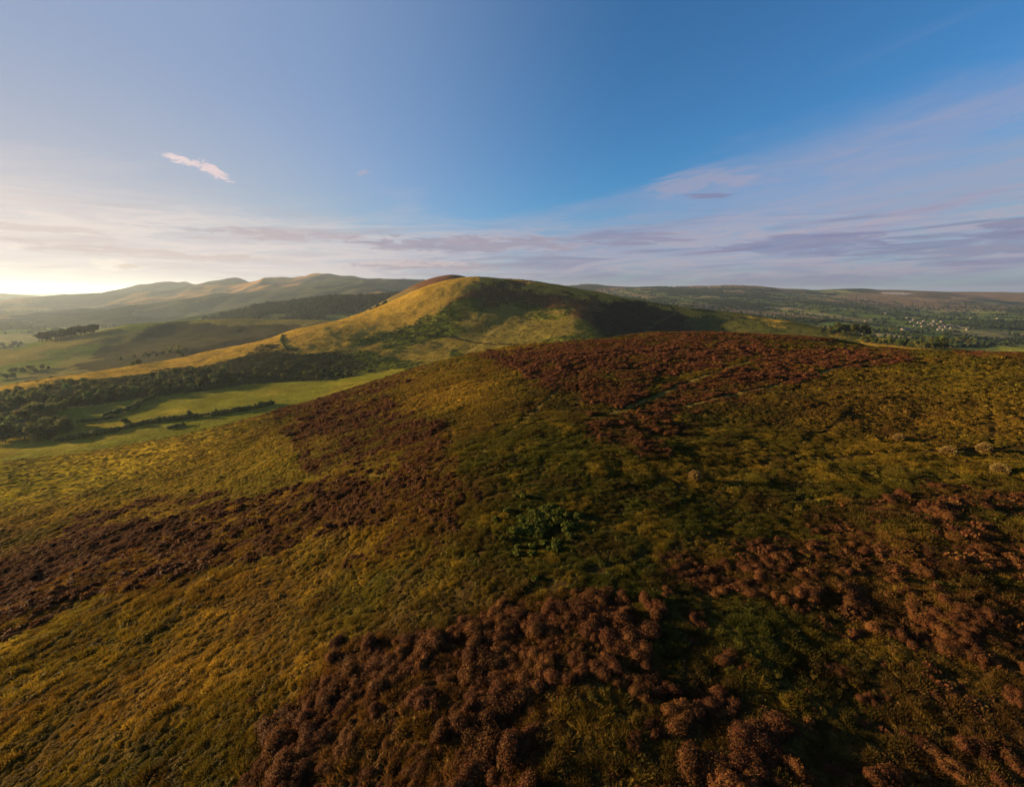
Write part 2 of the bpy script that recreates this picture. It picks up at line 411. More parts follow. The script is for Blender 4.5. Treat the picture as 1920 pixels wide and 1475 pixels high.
def mat_leaf(name, trans=0.3, var=1.0):
    """leaves: colour carried by each plant ('col'), varied leaf by leaf"""
    m = bpy.data.materials.new(name); m.use_nodes = True; nt = m.node_tree; N = Nodes(nt)
    b = nt.nodes['Principled BSDF']; b.inputs['Roughness'].default_value = 0.8; b.inputs['Specular IOR Level'].default_value = 0.12
    c = N.new('ShaderNodeAttribute', attribute_name='col', attribute_type='INSTANCER'); r = N.new('ShaderNodeAttribute', attribute_name='rnd')
    f = N.m('ADD', 1.0 - 0.5 * var, N.m('MULTIPLY', r.outputs['Fac'], var))
    g = N.m('ADD', 1.0 - 0.3 * var, N.m('MULTIPLY', N.m('FRACT', N.m('MULTIPLY', r.outputs['Fac'], 7.3)), 0.6 * var))
    col = N.mix(1.0, c.outputs['Color'], N.xyz(f, N.m('MULTIPLY', f, g), f), 'MULTIPLY')
    nt.links.new(col, b.inputs['Base Color'])
    t = N.new('ShaderNodeBsdfTranslucent'); nt.links.new(col, t.inputs[0])
    mx = N.new('ShaderNodeMixShader'); mx.inputs[0].default_value = trans
    nt.links.new(b.outputs[0], mx.inputs[1]); nt.links.new(t.outputs[0], mx.inputs[2])
    nt.links.new(mx.outputs[0], nt.nodes['Material Output'].inputs[0])
    return m
def mat_flat(name, col, rough=0.9, nscale=3.0, amt=0.4):
    m = bpy.data.materials.new(name); m.use_nodes = True; nt = m.node_tree; N = Nodes(nt)
    b = nt.nodes['Principled BSDF']; b.inputs['Roughness'].default_value = rough; b.inputs['Specular IOR Level'].default_value = 0.2
    tc = N.new('ShaderNodeTexCoord'); n = N.noise(tc.outputs['Object'], nscale, 4)
    f = N.m('ADD', 1 - amt / 2, N.m('MULTIPLY', n, amt)); nt.links.new(N.mix(1.0, col, N.xyz(f, f, f), 'MULTIPLY'), b.inputs['Base Color'])
    return m
M_moor = mat_terrain('moor_soil', ((0.9, 0.5), (6.0, 0.5)), 0.12, 7.0)
M_hill = mat_terrain('hill_turf', ((0.05, 0.3), (0.35, 0.5), (1.6, 0.4)), 0.8, 0.55)
M_far = mat_terrain('far_land', ((0.008, 0.25), (0.05, 0.4)), 5.0, 0.06)
M_leaf = mat_leaf('foliage', 0.45, 1.0)
M_heather = mat_leaf('heather_sprigs', 0.3, 0.9)
M_crown = mat_leaf('tree_leaves', 0.4, 0.9)
M_bark = mat_flat('bark', (0.06, 0.045, 0.03), 0.9, 4.0)
M_wall = mat_flat('limewashed_wall', (0.15, 0.125, 0.10), 0.8, 1.0, 0.15)
M_slate = mat_flat('slate_roof', (0.10, 0.09, 0.095), 0.7, 2.0)
M_stone = mat_flat('field_stone', (0.12, 0.105, 0.08), 0.95, 1.5)

# ------------------------------------------------------------------ what grows where
OLIVE = np.array((0.104, 0.078, 0.010)); GOLD = np.array((0.36, 0.215, 0.020)); GREEN = np.array((0.068, 0.080, 0.010)); LIME = np.array((0.26, 0.225, 0.020))
RUST = np.array((0.086, 0.032, 0.011)); ORANGE = np.array((0.19, 0.085, 0.018)); PLUM = np.array((0.12, 0.040, 0.020)); STRAW = np.array((0.20, 0.13, 0.042))
SOIL = np.array((0.036, 0.022, 0.008)); DARKG = np.array((0.042, 0.05, 0.012))
HEATHER = [  # polygons on the photograph's frame, density
    ([(-700, 1480), (-700, 1290), (-200, 1120), (0, 1050), (120, 1005), (250, 985), (330, 968), (450, 935), (600, 900), (760, 885), (830, 900), (760, 935), (640, 980), (520, 1025), (420, 1065), (300, 1090), (180, 1125), (60, 1175)], 1.35),
    ([(100, 1000), (150, 965), (300, 940), (420, 915), (450, 930), (300, 965)], 0.55),
    ([(640, 765), (720, 742), (790, 785), (850, 825), (890, 900), (840, 950), (740, 945), (640, 930), (560, 870), (540, 800)], 0.64),
    ([(880, 665), (1000, 652), (1150, 635), (1300, 632), (1420, 640), (1440, 655), (1330, 690), (1250, 715), (1180, 760), (1120, 745), (1040, 735), (985, 712), (940, 682)], 0.85),
    ([(1440, 652), (1700, 660), (1730, 672), (1600, 692), (1490, 722), (1400, 745), (1270, 775), (1180, 795), (1170, 775), (1290, 715), (1400, 685)], 0.85),
    ([(1190, 627), (1340, 620), (1560, 630), (1560, 642), (1300, 636)], 0.6),
    ([(1110, 790), (1150, 765), (1250, 758), (1300, 795), (1250, 845), (1150, 850)], 0.7),
    ([(380, 1560), (430, 1420), (500, 1340), (620, 1255), (760, 1200), (850, 1165), (1000, 1125), (1150, 1135), (1190, 1200), (1180, 1260), (1100, 1320), (1040, 1400), (990, 1560)], 1.1),
    ([(1180, 1140), (1500, 1200), (1500, 1560), (1100, 1560), (1060, 1380)], 0.42),
    ([(1480, 975), (1700, 915), (1990, 920), (1990, 1090), (1700, 1090), (1540, 1035)], 0.7),
    ([(1380, 990), (1560, 1030), (1740, 1100), (1990, 1120), (1990, 1560), (1400, 1560), (1300, 1200), (1200, 1100)], 0.58),
    ([(480, 775), (560, 742), (660, 722), (760, 690), (800, 690), (700, 745), (560, 790)], 0.45),
    ([(1750, 655), (1930, 660), (1930, 672), (1800, 668)], 0.6),
    ([(640, 935), (840, 950), (900, 1010), (760, 1080), (600, 1060)], 0.3),
    ([(1240, 1030), (1290, 1020), (1310, 1060), (1250, 1080)], 0.5)]
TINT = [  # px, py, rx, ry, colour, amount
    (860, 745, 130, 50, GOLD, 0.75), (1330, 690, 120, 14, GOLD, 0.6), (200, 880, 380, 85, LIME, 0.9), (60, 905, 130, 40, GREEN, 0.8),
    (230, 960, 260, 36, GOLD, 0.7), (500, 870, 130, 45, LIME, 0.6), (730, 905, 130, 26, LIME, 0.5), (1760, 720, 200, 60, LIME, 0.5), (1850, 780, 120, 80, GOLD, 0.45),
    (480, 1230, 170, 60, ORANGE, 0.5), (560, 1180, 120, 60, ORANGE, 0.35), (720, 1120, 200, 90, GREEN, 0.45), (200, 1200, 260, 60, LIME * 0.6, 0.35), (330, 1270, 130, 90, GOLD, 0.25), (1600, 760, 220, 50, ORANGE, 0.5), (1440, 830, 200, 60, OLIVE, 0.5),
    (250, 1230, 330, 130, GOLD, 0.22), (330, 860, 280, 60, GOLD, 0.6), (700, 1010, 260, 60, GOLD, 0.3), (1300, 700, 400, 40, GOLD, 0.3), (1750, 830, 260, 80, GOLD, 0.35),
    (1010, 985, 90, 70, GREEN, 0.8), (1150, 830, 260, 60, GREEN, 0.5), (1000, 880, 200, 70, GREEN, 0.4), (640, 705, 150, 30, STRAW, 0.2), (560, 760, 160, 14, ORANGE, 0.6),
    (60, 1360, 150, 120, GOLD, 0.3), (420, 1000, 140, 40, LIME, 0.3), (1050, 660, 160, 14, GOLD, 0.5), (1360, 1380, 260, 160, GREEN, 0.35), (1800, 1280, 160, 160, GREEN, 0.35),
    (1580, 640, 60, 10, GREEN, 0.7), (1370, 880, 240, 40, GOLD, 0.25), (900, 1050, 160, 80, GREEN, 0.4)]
PATHS = [  # lines worn by sheep and walkers: pixels, half width (m), pale or dark
    ([(742, 722), (770, 752), (800, 775), (838, 795), (845, 820), (842, 850)], 0.18, 0), ([(690, 892), (760, 893), (850, 880), (905, 850), (960, 805), (1010, 765), (1060, 720)], 0.22, 0.6),
    ([(1110, 785), (1180, 762), (1280, 722), (1380, 685), (1480, 660)], 0.35, 0.7), ([(1290, 760), (1420, 730), (1560, 692), (1700, 668)], 0.3, 1),
    ([(1260, 862), (1340, 878), (1430, 872), (1500, 850)], 0.18, 0), ([(1370, 850), (1480, 862), (1600, 855), (1760, 845), (1930, 835)], 0.22, 0),
    ([(170, 1475), (260, 1390), (360, 1310), (460, 1240), (560, 1185), (680, 1130), (770, 1085)], 0.07, 0.3), ([(960, 1125), (1060, 1090), (1180, 1050), (1300, 1010), (1420, 960), (1540, 930)], 0.13, 0),
    ([(872, 1010), (866, 1060), (872, 1120), (868, 1170)], 0.10, 0), ([(880, 880), (900, 930), (930, 955), (925, 1000), (900, 1040)], 0.13, 0), ([(1420, 1010), (1520, 1050), (1600, 1100), (1720, 1180)], 0.10, 0),
    ([(1500, 830), (1560, 800), (1600, 770), (1580, 745)], 0.16, 0), ([(1850, 730), (1862, 790), (1858, 830)], 0.16, 0), ([(640, 1010), (760, 965), (900, 940), (1010, 900)], 0.16, 0),
    ([(540, 1250), (640, 1190), (760, 1150), (860, 1140)], 0.10, 0), ([(1200, 890), (1330, 930), (1420, 1000)], 0.14, 0), ([(1080, 770), (1085, 700), (1110, 660)], 0.25, 0),
    ([(1690, 960), (1760, 930), (1850, 915), (1930, 900)], 0.18, 0), ([(1600, 880), (1690, 905), (1800, 895)], 0.2, 0), ([(960, 1080), (1010, 1020), (1080, 970)], 0.1, 0)]
PATH_W = []
for ln, hw, kind in PATHS:
    P = hit([p[0] for p in ln], [p[1] for p in ln], ['moor'], 4, 220, 500)
    P = P[~np.isnan(P[:, 0])]
    if len(P) > 1: PATH_W.append(([(a, b) for a, b, _ in P], hw, kind))

def moor_cover(x, y, z):
    """heather density, colour of the low growth, path mask"""
    px, py = project(x, y, z); d = np.hypot(x, y)
    wx = (fbm(x / 5, y / 5, 101, 4) - 0.5); wy = (fbm(x / 5, y / 5, 111, 4) - 0.5)
    k = F_PX / np.maximum(d, 8) * 5.0
    qx, qy = px + wx * k, py + wy * k * 0.55
    h = np.zeros(x.shape)
    for poly, dn in HEATHER:
        ins = inpoly(qx, qy, poly); h = np.where(ins, np.maximum(h, dn), h)
    pat = fbm(x / 2.6, y / 2.6, 121, 3)
    h = np.clip(h + ((pat - 0.5) * 1.7 + 0.9 * (fbm((x + 0.5 * y) / 9, (y - 0.5 * x) / 3, 125, 3) - 0.5)) * (h > 0) + 0.10 * smooth(fbm(x / 8, y / 8, 123, 3), 0.60, 0.75), 0, 1)
    col = np.broadcast_to(OLIVE, x.shape + (3,)).copy()
    n = fbm(x / 9, y / 9, 131, 4)
    col = lerp(col, ORANGE, 0.6 * smooth(n, 0.5, 0.72)); col = lerp(col, GREEN, 0.6 * smooth(1 - n, 0.52, 0.7))
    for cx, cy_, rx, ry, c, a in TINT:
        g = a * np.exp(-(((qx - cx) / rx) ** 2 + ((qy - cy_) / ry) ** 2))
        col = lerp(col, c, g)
    painted_dim = smooth(fbm(x / 14, y / 14, 145, 4) + 0.012 * (x + 10) - 0.006 * (y - 45), 0.38, 0.62); n2 = fbm(x / 1.8, y / 1.8, 141, 3)
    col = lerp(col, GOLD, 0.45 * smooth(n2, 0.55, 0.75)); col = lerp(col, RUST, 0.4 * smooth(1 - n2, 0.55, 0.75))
    col = col * (1 - 0.34 * painted_dim)[..., None]; col = lerp(col, RUST * 1.15, 0.5 * np.clip(h, 0, 1))      # vignette-like foreground dimming painted into the growth colour, in noisy patches
    pm = np.zeros(x.shape); pale = np.zeros(x.shape)
    wob = (fbm(x / 1.2, y / 1.2, 151, 2) - 0.5) * 0.9
    for ln, hw, kind in PATH_W:
        dd = seg_dist(x + wob, y + wob[::-1] * 0 + wob * 0.7, ln)
        v = 1 - smooth(dd, hw * 0.9, hw * 2.1); pm = np.maximum(pm, v); pale = np.maximum(pale, v * kind)
    return h, col, pm, pale, px, py

def polar(name):
    f, r0, r1, t0, t1, nr, nt_ = LAYERS[name]
    r = np.exp(np.linspace(math.log(r0), math.log(r1), nr)); th = np.radians(np.linspace(t0, t1, nt_))
    RR, TT = np.meshgrid(r, th, indexing='ij')
    return RR * np.sin(TT), RR * np.cos(TT)

# ---- far land colours
def fields(x, y, cell, seed):
    """patchwork of fields: cell id hash and distance to the nearest boundary"""
    wx = x + 0.35 * cell * (fbm(x / cell, y / cell, seed + 5, 3) - 0.5); wy = y + 0.35 * cell * (fbm(x / cell, y / cell, seed + 9, 3) - 0.5)
    gx, gy = wx / cell, wy / (cell * 1.0); ix, iy = np.floor(gx), np.floor(gy)
    d1 = np.full(x.shape, 9.0); d2 = d1.copy(); hid = np.zeros(x.shape)
    for a in (-1, 0, 1):
        for b in (-1, 0, 1):
            jx, jy = ix + a, iy + b
            sx = jx + 0.15 + 0.7 * hash2(jx, jy, seed); sy = jy + 0.15 + 0.7 * hash2(jx, jy, seed + 1)
            dd = np.hypot(gx - sx, gy - sy); hh = hash2(jx, jy, seed + 2)
            c = dd < d1
            d2 = np.where(c, d1, np.minimum(d2, dd)); hid = np.where(c, hh, hid); d1 = np.where(c, dd, d1)
    return hid, (d2 - d1) * cell * 0.5
F_COLS = np.array([(0.10, 0.13, 0.025), (0.15, 0.16, 0.035), (0.08, 0.11, 0.02), (0.20, 0.18, 0.06), (0.12, 0.14, 0.03), (0.24, 0.19, 0.075), (0.09, 0.10, 0.025)])
WOOD = np.array((0.022, 0.034, 0.012))
def wood_mask(x, y):
    return smooth(fbm(x / 420, y / 420, 201, 4) + 0.3 * (fbm(x / 90, y / 90, 205, 2) - 0.5), 0.52, 0.58)
def country(x, y, cell=150, seed=300):
    hid, e = fields(x, y, cell, seed)
    c = F_COLS[np.clip((hid * len(F_COLS)).astype(int), 0, len(F_COLS) - 1)]
    c = lerp(c, WOOD, 0.9 * (1 - smooth(e, 4, 9)))
    return lerp(c, WOOD, wood_mask(x, y)), e

def hill_cover(x, y, z):
    """grassy hill: colour and height of scrub"""
    px, py = project(x, y, z)
    wx = (fbm(x / 30, y / 30, 211, 4) - 0.5) * 70; wy = (fbm(x / 30, y / 30, 215, 4) - 0.5) * 40
    qx, qy = px + wx + (hash2(np.floor(x * 1.7), np.floor(y * 1.7), 3) - 0.5) * 14, py + wy + (hash2(np.floor(x * 1.7), np.floor(y * 1.7), 4) - 0.5) * 8
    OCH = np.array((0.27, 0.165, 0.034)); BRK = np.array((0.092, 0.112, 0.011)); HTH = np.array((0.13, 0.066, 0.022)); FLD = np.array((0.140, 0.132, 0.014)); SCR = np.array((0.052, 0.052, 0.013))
    col = np.broadcast_to(np.array((0.30, 0.185, 0.026)), x.shape + (3,)).copy(); lump = np.full(x.shape, 0.2)
    def zone(c, lp, poly, soft=None):
        nonlocal col, lump
        i = inpoly(qx, qy, poly); a = np.where(i, 1.0, 0.0)
        col = lerp(col, c, a * 0.92); lump = np.where(i, lp, lump)
    zone(BRK, 0.9, [(735, 620), (800, 583), (880, 545), (960, 540), (1110, 590), (1150, 660), (700, 720), (560, 720), (520, 690), (610, 668), (660, 640)])
    zone(np.array((0.165, 0.12, 0.022)), 0.35, [(860, 590), (940, 570), (1010, 590), (1080, 590), (1090, 620), (1000, 650), (900, 670), (840, 650), (880, 625)])
    zone(np.array((0.19, 0.13, 0.022)), 0.3, [(560, 660), (680, 640), (720, 650), (800, 640), (880, 640), (860, 690), (740, 680), (700, 655), (600, 690)])
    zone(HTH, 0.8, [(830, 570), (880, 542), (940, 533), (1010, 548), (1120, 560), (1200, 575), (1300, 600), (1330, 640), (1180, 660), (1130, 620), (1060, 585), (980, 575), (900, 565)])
    zone(np.array((0.055, 0.042, 0.016)), 0.9, [(1140, 562), (1210, 566), (1300, 590), (1345, 620), (1330, 650), (1180, 665), (1120, 630), (1110, 590)])  # shadow on the right flank, painted darker into the scrub colour
    zone(HTH * 0.9, 0.9, [(930, 522), (960, 520), (985, 523), (1010, 530), (960, 532)])
    zone(SCR, 1.0, [(-100, 745), (0, 735), (150, 712), (230, 706), (380, 690), (450, 672), (520, 650), (640, 662), (700, 690), (640, 712), (430, 726), (330, 740), (190, 760), (0, 795), (-200, 800)])
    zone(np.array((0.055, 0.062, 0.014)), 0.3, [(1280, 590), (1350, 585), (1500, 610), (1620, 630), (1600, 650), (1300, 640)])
    fl = inpoly(px + wx * 0.12, py + wy * 0.12, [(-300, 900), (-200, 800), (0, 793), (107, 772), (187, 759), (267, 745), (333, 739), (427, 725), (533, 715), (633, 711), (760, 690), (800, 760), (300, 900)])
    fcol = lerp(np.broadcast_to(FLD, x.shape + (3,)), np.array((0.20, 0.155, 0.018)), smooth(fbm(x / 30, y / 30, 223, 4), 0.4, 0.7))
    col = np.where(fl[..., None], fcol, col); lump = np.where(fl, 0.0, lump)
    col = col * (0.75 + 0.5 * fbm(x / 9, y / 9, 219, 4))[..., None]
    for line, w, c in (([(866, 672), (905, 642), (926, 622), (948, 610), (960, 590)], 1.6, (0.24, 0.17, 0.04)), ([(1180, 650), (1215, 618), (1252, 596), (1262, 585)], 1.3, (0.13, 0.095, 0.03)),
                       ([(1040, 640), (1075, 600), (1060, 560)], 1.2, (0.20, 0.13, 0.035)), ([(640, 668), (720, 640), (800, 600), (850, 560)], 1.0, (0.20, 0.12, 0.03)), ([(300, 690), (420, 664), (520, 640), (600, 615)], 0.9, (0.16, 0.09, 0.03))):
        a = 1 - smooth(seg_dist(px + wx * 0.25, py + wy * 0.25, line), w * 0.5, w * 1.5)
        col = lerp(col, np.array(c), a * 0.8); lump = np.where(a > 0.4, 0.0, lump)
    return col, lump, px, py, fl

def colour_layer(name, x, y, z):
    if name == 'moor':
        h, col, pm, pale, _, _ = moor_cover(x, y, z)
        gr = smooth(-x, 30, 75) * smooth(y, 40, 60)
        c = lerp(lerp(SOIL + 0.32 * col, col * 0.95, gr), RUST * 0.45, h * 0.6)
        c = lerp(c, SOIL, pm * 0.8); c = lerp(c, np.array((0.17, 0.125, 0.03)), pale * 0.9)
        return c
    if name == 'grassy_hill':
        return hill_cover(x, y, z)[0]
    px, py = project(x, y, z); n = fbm(x / 60, y / 60, 231, 5)
    if name == 'heather_hill':
        c = lerp(np.broadcast_to(np.array((0.11, 0.05, 0.026)), x.shape + (3,)), np.array((0.13, 0.10, 0.03)), smooth(n + (py - 540) / 120, 0.4, 0.9))
        return c
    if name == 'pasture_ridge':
        c = np.broadcast_to(np.array((0.15, 0.125, 0.035)), x.shape + (3,))
        c = lerp(c, np.array((0.10, 0.12, 0.025)), smooth(n, 0.45, 0.6))
        br = inpoly(px + (n - .5) * 60, py + (n - .5) * 40, [(230, 640), (300, 612), (350, 606), (440, 603), (560, 604), (720, 612), (640, 660), (300, 690), (120, 690), (200, 660)])  # shaded face of the ridge, its shade painted in as dark brown
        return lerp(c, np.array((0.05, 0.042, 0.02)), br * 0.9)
    if name == 'forest_hill':
        c = lerp(np.broadcast_to(WOOD, x.shape + (3,)), np.array((0.09, 0.10, 0.025)), smooth(fbm(x / 160, y / 160, 235, 3), 0.55, 0.62) * (py > 588))
        return c
    if name == 'far_hills':
        c = np.broadcast_to(np.array((0.042, 0.042, 0.038)), x.shape + (3,))
        nn = fbm(x / 500, y / 500, 241, 5)
        c = lerp(c, np.array((0.26, 0.14, 0.045)), smooth(nn, 0.54, 0.66)); c = lerp(c, np.array((0.055, 0.06, 0.03)), smooth(1 - nn, 0.52, 0.62))
        return c
    if name == 'far_upland':
        c, e = country(x, y)
        up = smooth(fbm(x / 700, y / 700, 251, 4) + smooth(np.hypot(x, y), 2600, 3600) * 0.28, 0.62, 0.70)
        up = np.maximum(up, inpoly(px + (n - .5) * 30, py + (n - .5) * 8, [(1540, 556), (1600, 550), (1700, 549), (1800, 556), (1850, 566), (1700, 568), (1600, 562)]) * 0.9)
        c = lerp(c, np.array((0.19, 0.12, 0.055)), up * (1 - 0.5 * wood_mask(x, y)))
        q = inpoly(px + (n - .5) * 14, py + (n - .5) * 4, [(1650, 548), (1690, 547), (1712, 551), (1700, 554), (1680, 552), (1655, 551)])
        c = lerp(c, np.array((0.42, 0.33, 0.27)), q * 0.9)
        gold = inpoly(px, py, [(1740, 664), (1770, 655), (1930, 648), (1990, 646), (1990, 700), (1740, 700)])
        c = np.where(gold[..., None], np.array((0.21, 0.20, 0.028)), c)
        return c
    return country(x, y, 320, 310)[0]

# ------------------------------------------------------------------ land sheets
TOP = [0.0]
def build_land():
    for name in LAYERS:
        X, Y = polar(name); nr, nth = X.shape
        Z = LAYERS[name][0](X, Y)
        oth = fP(X, Y)
        for o in LAYERS:
            if o != name: oth = np.maximum(oth, raw(o, X, Y))
        keep = Z > oth - (0.6 if name == 'moor' else 4.0)
        c = colour_layer(name, X.ravel(), Y.ravel(), Z.ravel())
        idx = np.arange(nr * nth).reshape(nr, nth)
        q = np.stack([idx[:-1, :-1], idx[:-1, 1:], idx[1:, 1:], idx[1:, :-1]], -1)
        k = keep[:-1, :-1] | keep[:-1, 1:] | keep[1:, 1:] | keep[1:, :-1]
        q = q[k][:, ::-1]
        used = np.unique(q); remap = np.zeros(nr * nth, np.int64); remap[used] = np.arange(len(used))
        V = np.stack([X.ravel(), Y.ravel(), Z.ravel()], 1)[used]
        TOP[0] = max(TOP[0], float(V[:, 2].max()))
        m = M_moor if name == 'moor' else (M_hill if name in ('grassy_hill', 'heather_hill', 'pasture_ridge') else M_far)
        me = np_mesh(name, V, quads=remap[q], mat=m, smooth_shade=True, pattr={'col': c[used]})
        tag(link(name, me), kind='structure')
    r = np.concatenate([[0.0], np.exp(np.linspace(math.log(150), math.log(25000), 240))]); th = np.linspace(-math.pi, math.pi, 721)
    RR, TT = np.meshgrid(r, th, indexing='ij'); X, Y = RR * np.sin(TT), RR * np.cos(TT); Z = fP(X, Y)
    Z = np.where(RR < 500, np.minimum(Z, PLAIN_Z - 2), Z)
    c = colour_layer('plain', X.ravel(), Y.ravel(), Z.ravel())
    idx = np.arange(X.size).reshape(X.shape); q = np.stack([idx[:-1, :-1], idx[1:, :-1], idx[1:, 1:], idx[:-1, 1:]], -1).reshape(-1, 4)
    me = np_mesh('plain', np.stack([X.ravel(), Y.ravel(), Z.ravel()], 1), quads=q[:, ::-1] if False else q, mat=M_far, smooth_shade=True, pattr={'col': c})
    tag(link('ground', me), kind='structure')
build_land()

# ------------------------------------------------------------------ plants
def cards(P, Nrm, w, h, g):
    """leaf-sized quads at P facing roughly along Nrm"""
    n = len(P); Nrm = Nrm / np.linalg.norm(Nrm, axis=1, keepdims=True)
    a = g.normal(size=(n, 3)); t = np.cross(Nrm, a); t /= np.linalg.norm(t, axis=1, keepdims=True) + 1e-9; b = np.cross(Nrm, t)
    w = np.broadcast_to(w, (n,))[:, None] * 0.5; h = np.broadcast_to(h, (n,))[:, None] * 0.5
    V = np.stack([P - t * w - b * h, P + t * w - b * h, P + t * w + b * h, P - t * w + b * h], 1).reshape(-1, 3)
    return V, np.arange(n * 4).reshape(n, 4)
def dome_core(lobes, k=0.8):
    V, T = [], []; off = 0; nu, nv = 9, 4
    for cx, cy_, cz, r, hz in lobes:
        u = np.arange(nu) / nu * 2 * math.pi
        ring = [np.stack([cx + r * k * math.cos(p) * np.cos(u), cy_ + r * k * math.cos(p) * np.sin(u), np.full(nu, cz + hz * k * math.sin(p))], 1) for p in (-0.9, -0.3, 0.35, 0.9)]
        P = np.concatenate(ring + [[[cx, cy_, cz + hz * k]]]); V.append(P)
        for j in range(3):
            for i in range(nu):
                a, b = off + j * nu + i, off + j * nu + (i + 1) % nu
                T += [(a, b, b + nu), (a, b + nu, a + nu)]
        for i in range(nu): T.append((off + 3 * nu + i, off + 3 * nu + (i + 1) % nu, off + 4 * nu))
        off += len(P)
    return np.concatenate(V), np.array(T)
def bush_mesh(name, mat, seed, nl, lobes_n, leaf, asp, up, zsq=0.75, spread=0.55, core=0.8, jit=0.25, mid=0.72):
    g = np.random.default_rng(seed)
    lobes = [(0, 0, 0.12, mid, mid * zsq)]
    for i in range(lobes_n - 1):
        a = g.uniform(0, 2 * math.pi); d = g.uniform(0.5, 1.0) * spread; r = g.uniform(0.32, 0.58)
        lobes.append((d * math.cos(a), d * math.sin(a), g.uniform(0.0, 0.3) * zsq, r, r * zsq * g.uniform(0.9, 1.3)))
    w = np.array([l[3] ** 2 for l in lobes]); w /= w.sum(); L = np.array(lobes)[g.choice(len(lobes), nl, p=w)]
    D = g.normal(size=(nl, 3)); D[:, 2] = np.abs(D[:, 2]) * 1.0 - 0.25; D /= np.linalg.norm(D, axis=1, keepdims=True)
    s = 1.0 + g.normal(0, 0.06, nl) - np.abs(g.normal(0, jit * 0.5, nl)); s = s + 0.12 * np.sin(D[:, 0] * 7 + seed) * np.sin(D[:, 1] * 6 + seed * 2)
    P = L[:, :3] + D * np.stack([L[:, 3], L[:, 3], L[:, 4]], 1) * s[:, None]
    keep = P[:, 2] > -0.12; P, D = P[keep], D[keep]; n = len(P)
    Nn = D + g.normal(0, 0.7, (n, 3)); Nn[:, 2] += up
    lw = leaf * g.uniform(0.6, 1.4, n)
    V, Q = cards(P, Nn, lw, lw * asp, g)
    CV, CT = dome_core(lobes, core)
    rnd = np.concatenate([g.uniform(0, 1, len(Q)), g.uniform(0.3, 0.7, len(CT))])
    return np_mesh(name, np.concatenate([V, CV]), quads=Q, tris=CT + len(V), mat=mat, fattr={'rnd': rnd})

def scatter(name, P, scl, rot, vidx, col, sources):
    """many small plants nobody could count, as one object of instances"""
    n = len(P); me = bpy.data.meshes.new(name); me.vertices.add(n); me.vertices.foreach_set('co', np.asarray(P, np.float32).ravel())
    for k, v, t, f in (('scl', scl, 'FLOAT_VECTOR', 'vector'), ('rot', rot, 'FLOAT_VECTOR', 'vector'), ('vidx', vidx, 'INT', 'value'), ('col', col, 'FLOAT_VECTOR', 'vector')):
        a = me.attributes.new(k, t, 'POINT'); a.data.foreach_set(f, np.asarray(v, np.int32 if t == 'INT' else np.float32).ravel())
    o = link(name, me)
    ng = bpy.data.node_groups.new(name, 'GeometryNodeTree')
    ng.interface.new_socket('Geometry', in_out='INPUT', socket_type='NodeSocketGeometry'); ng.interface.new_socket('Geometry', in_out='OUTPUT', socket_type='NodeSocketGeometry')
    gi = ng.nodes.new('NodeGroupInput'); go = ng.nodes.new('NodeGroupOutput')
    ip = ng.nodes.new('GeometryNodeInstanceOnPoints'); jn = ng.nodes.new('GeometryNodeJoinGeometry')
    for s in sources:
        so = bpy.data.objects.new(s.name, s)
        oi = ng.nodes.new('GeometryNodeObjectInfo'); oi.inputs['Object'].default_value = so; oi.inputs['As Instance'].default_value = True
        ng.links.new(oi.outputs['Geometry'], jn.inputs[0])
    ip.inputs['Pick Instance'].default_value = True
    ng.links.new(gi.outputs[0], ip.inputs['Points']); ng.links.new(jn.outputs[0], ip.inputs['Instance'])
    for nm, sock, dt in (('vidx', 'Instance Index', 'INT'), ('rot', 'Rotation', 'FLOAT_VECTOR'), ('scl', 'Scale', 'FLOAT_VECTOR')):
        na = ng.nodes.new('GeometryNodeInputNamedAttribute'); na.data_type = dt; na.inputs['Name'].default_value = nm
        ng.links.new(na.outputs['Attribute'], ip.inputs[sock])
    ng.links.new(ip.outputs[0], go.inputs[0])
    md = o.modifiers.new('plants', 'NODES'); md.node_group = ng
    return o

HEATHER_MESH = [bush_mesh('heather_bush', M_heather, 500 + i, 8000, 6 + i % 4, 0.031, 1.7, 0.3, 0.85, 0.85, 0.78, 0.45, 0.5) for i in range(6)]
HEATHER_FAR = [bush_mesh('heather_bush_far', M_heather, 520 + i, 480, 6, 0.13, 1.5, 0.3, 0.85, 0.8, 0.78, 0.4, 0.5) for i in range(4)]
LOW_MESH = [bush_mesh('moor_clump', M_leaf, 540 + i, 1500, 3 + i % 3, 0.075, 1.4, 0.6, 0.6, 0.7, 0.75, 0.45) for i in range(6)]
LOW_FAR = [bush_mesh('moor_clump_far', M_leaf, 560 + i, 260, 3, 0.18, 1.2, 0.6, 0.6, 0.7, 0.8, 0.4) for i in range(4)]

def grass_mesh(name, seed, n=420):
    g = np.random.default_rng(seed); a = g.uniform(0, 6.283, n); d = 0.9 * np.sqrt(g.uniform(0, 1, n)); L = g.uniform(0.5, 1.1, n) * (1.1 - 0.5 * d)
    b = np.stack([d * np.cos(a), d * np.sin(a), np.full(n, -0.1)], 1); lean = g.normal(0, 0.35, (n, 2)) + 0.45 * b[:, :2]
    t = b + np.stack([lean[:, 0] * L, lean[:, 1] * L, L], 1); f = g.uniform(0, 6.283, n); w = np.stack([np.cos(f), np.sin(f), np.zeros(n)], 1) * 0.035 * g.uniform(.6, 1.6, n)[:, None]
    V = np.stack([b - w, b + w, t + w * .4, t - w * .4], 1).reshape(-1, 3); CV, CT = dome_core([(0, 0, 0, .75, .3)], .9)
    return np_mesh(name, np.concatenate([V, CV]), quads=np.arange(4 * n).reshape(n, 4), tris=CT + 4 * n, mat=M_leaf, fattr={'rnd': np.concatenate([g.uniform(.1, 1, n), g.uniform(.3, .6, len(CT))])})
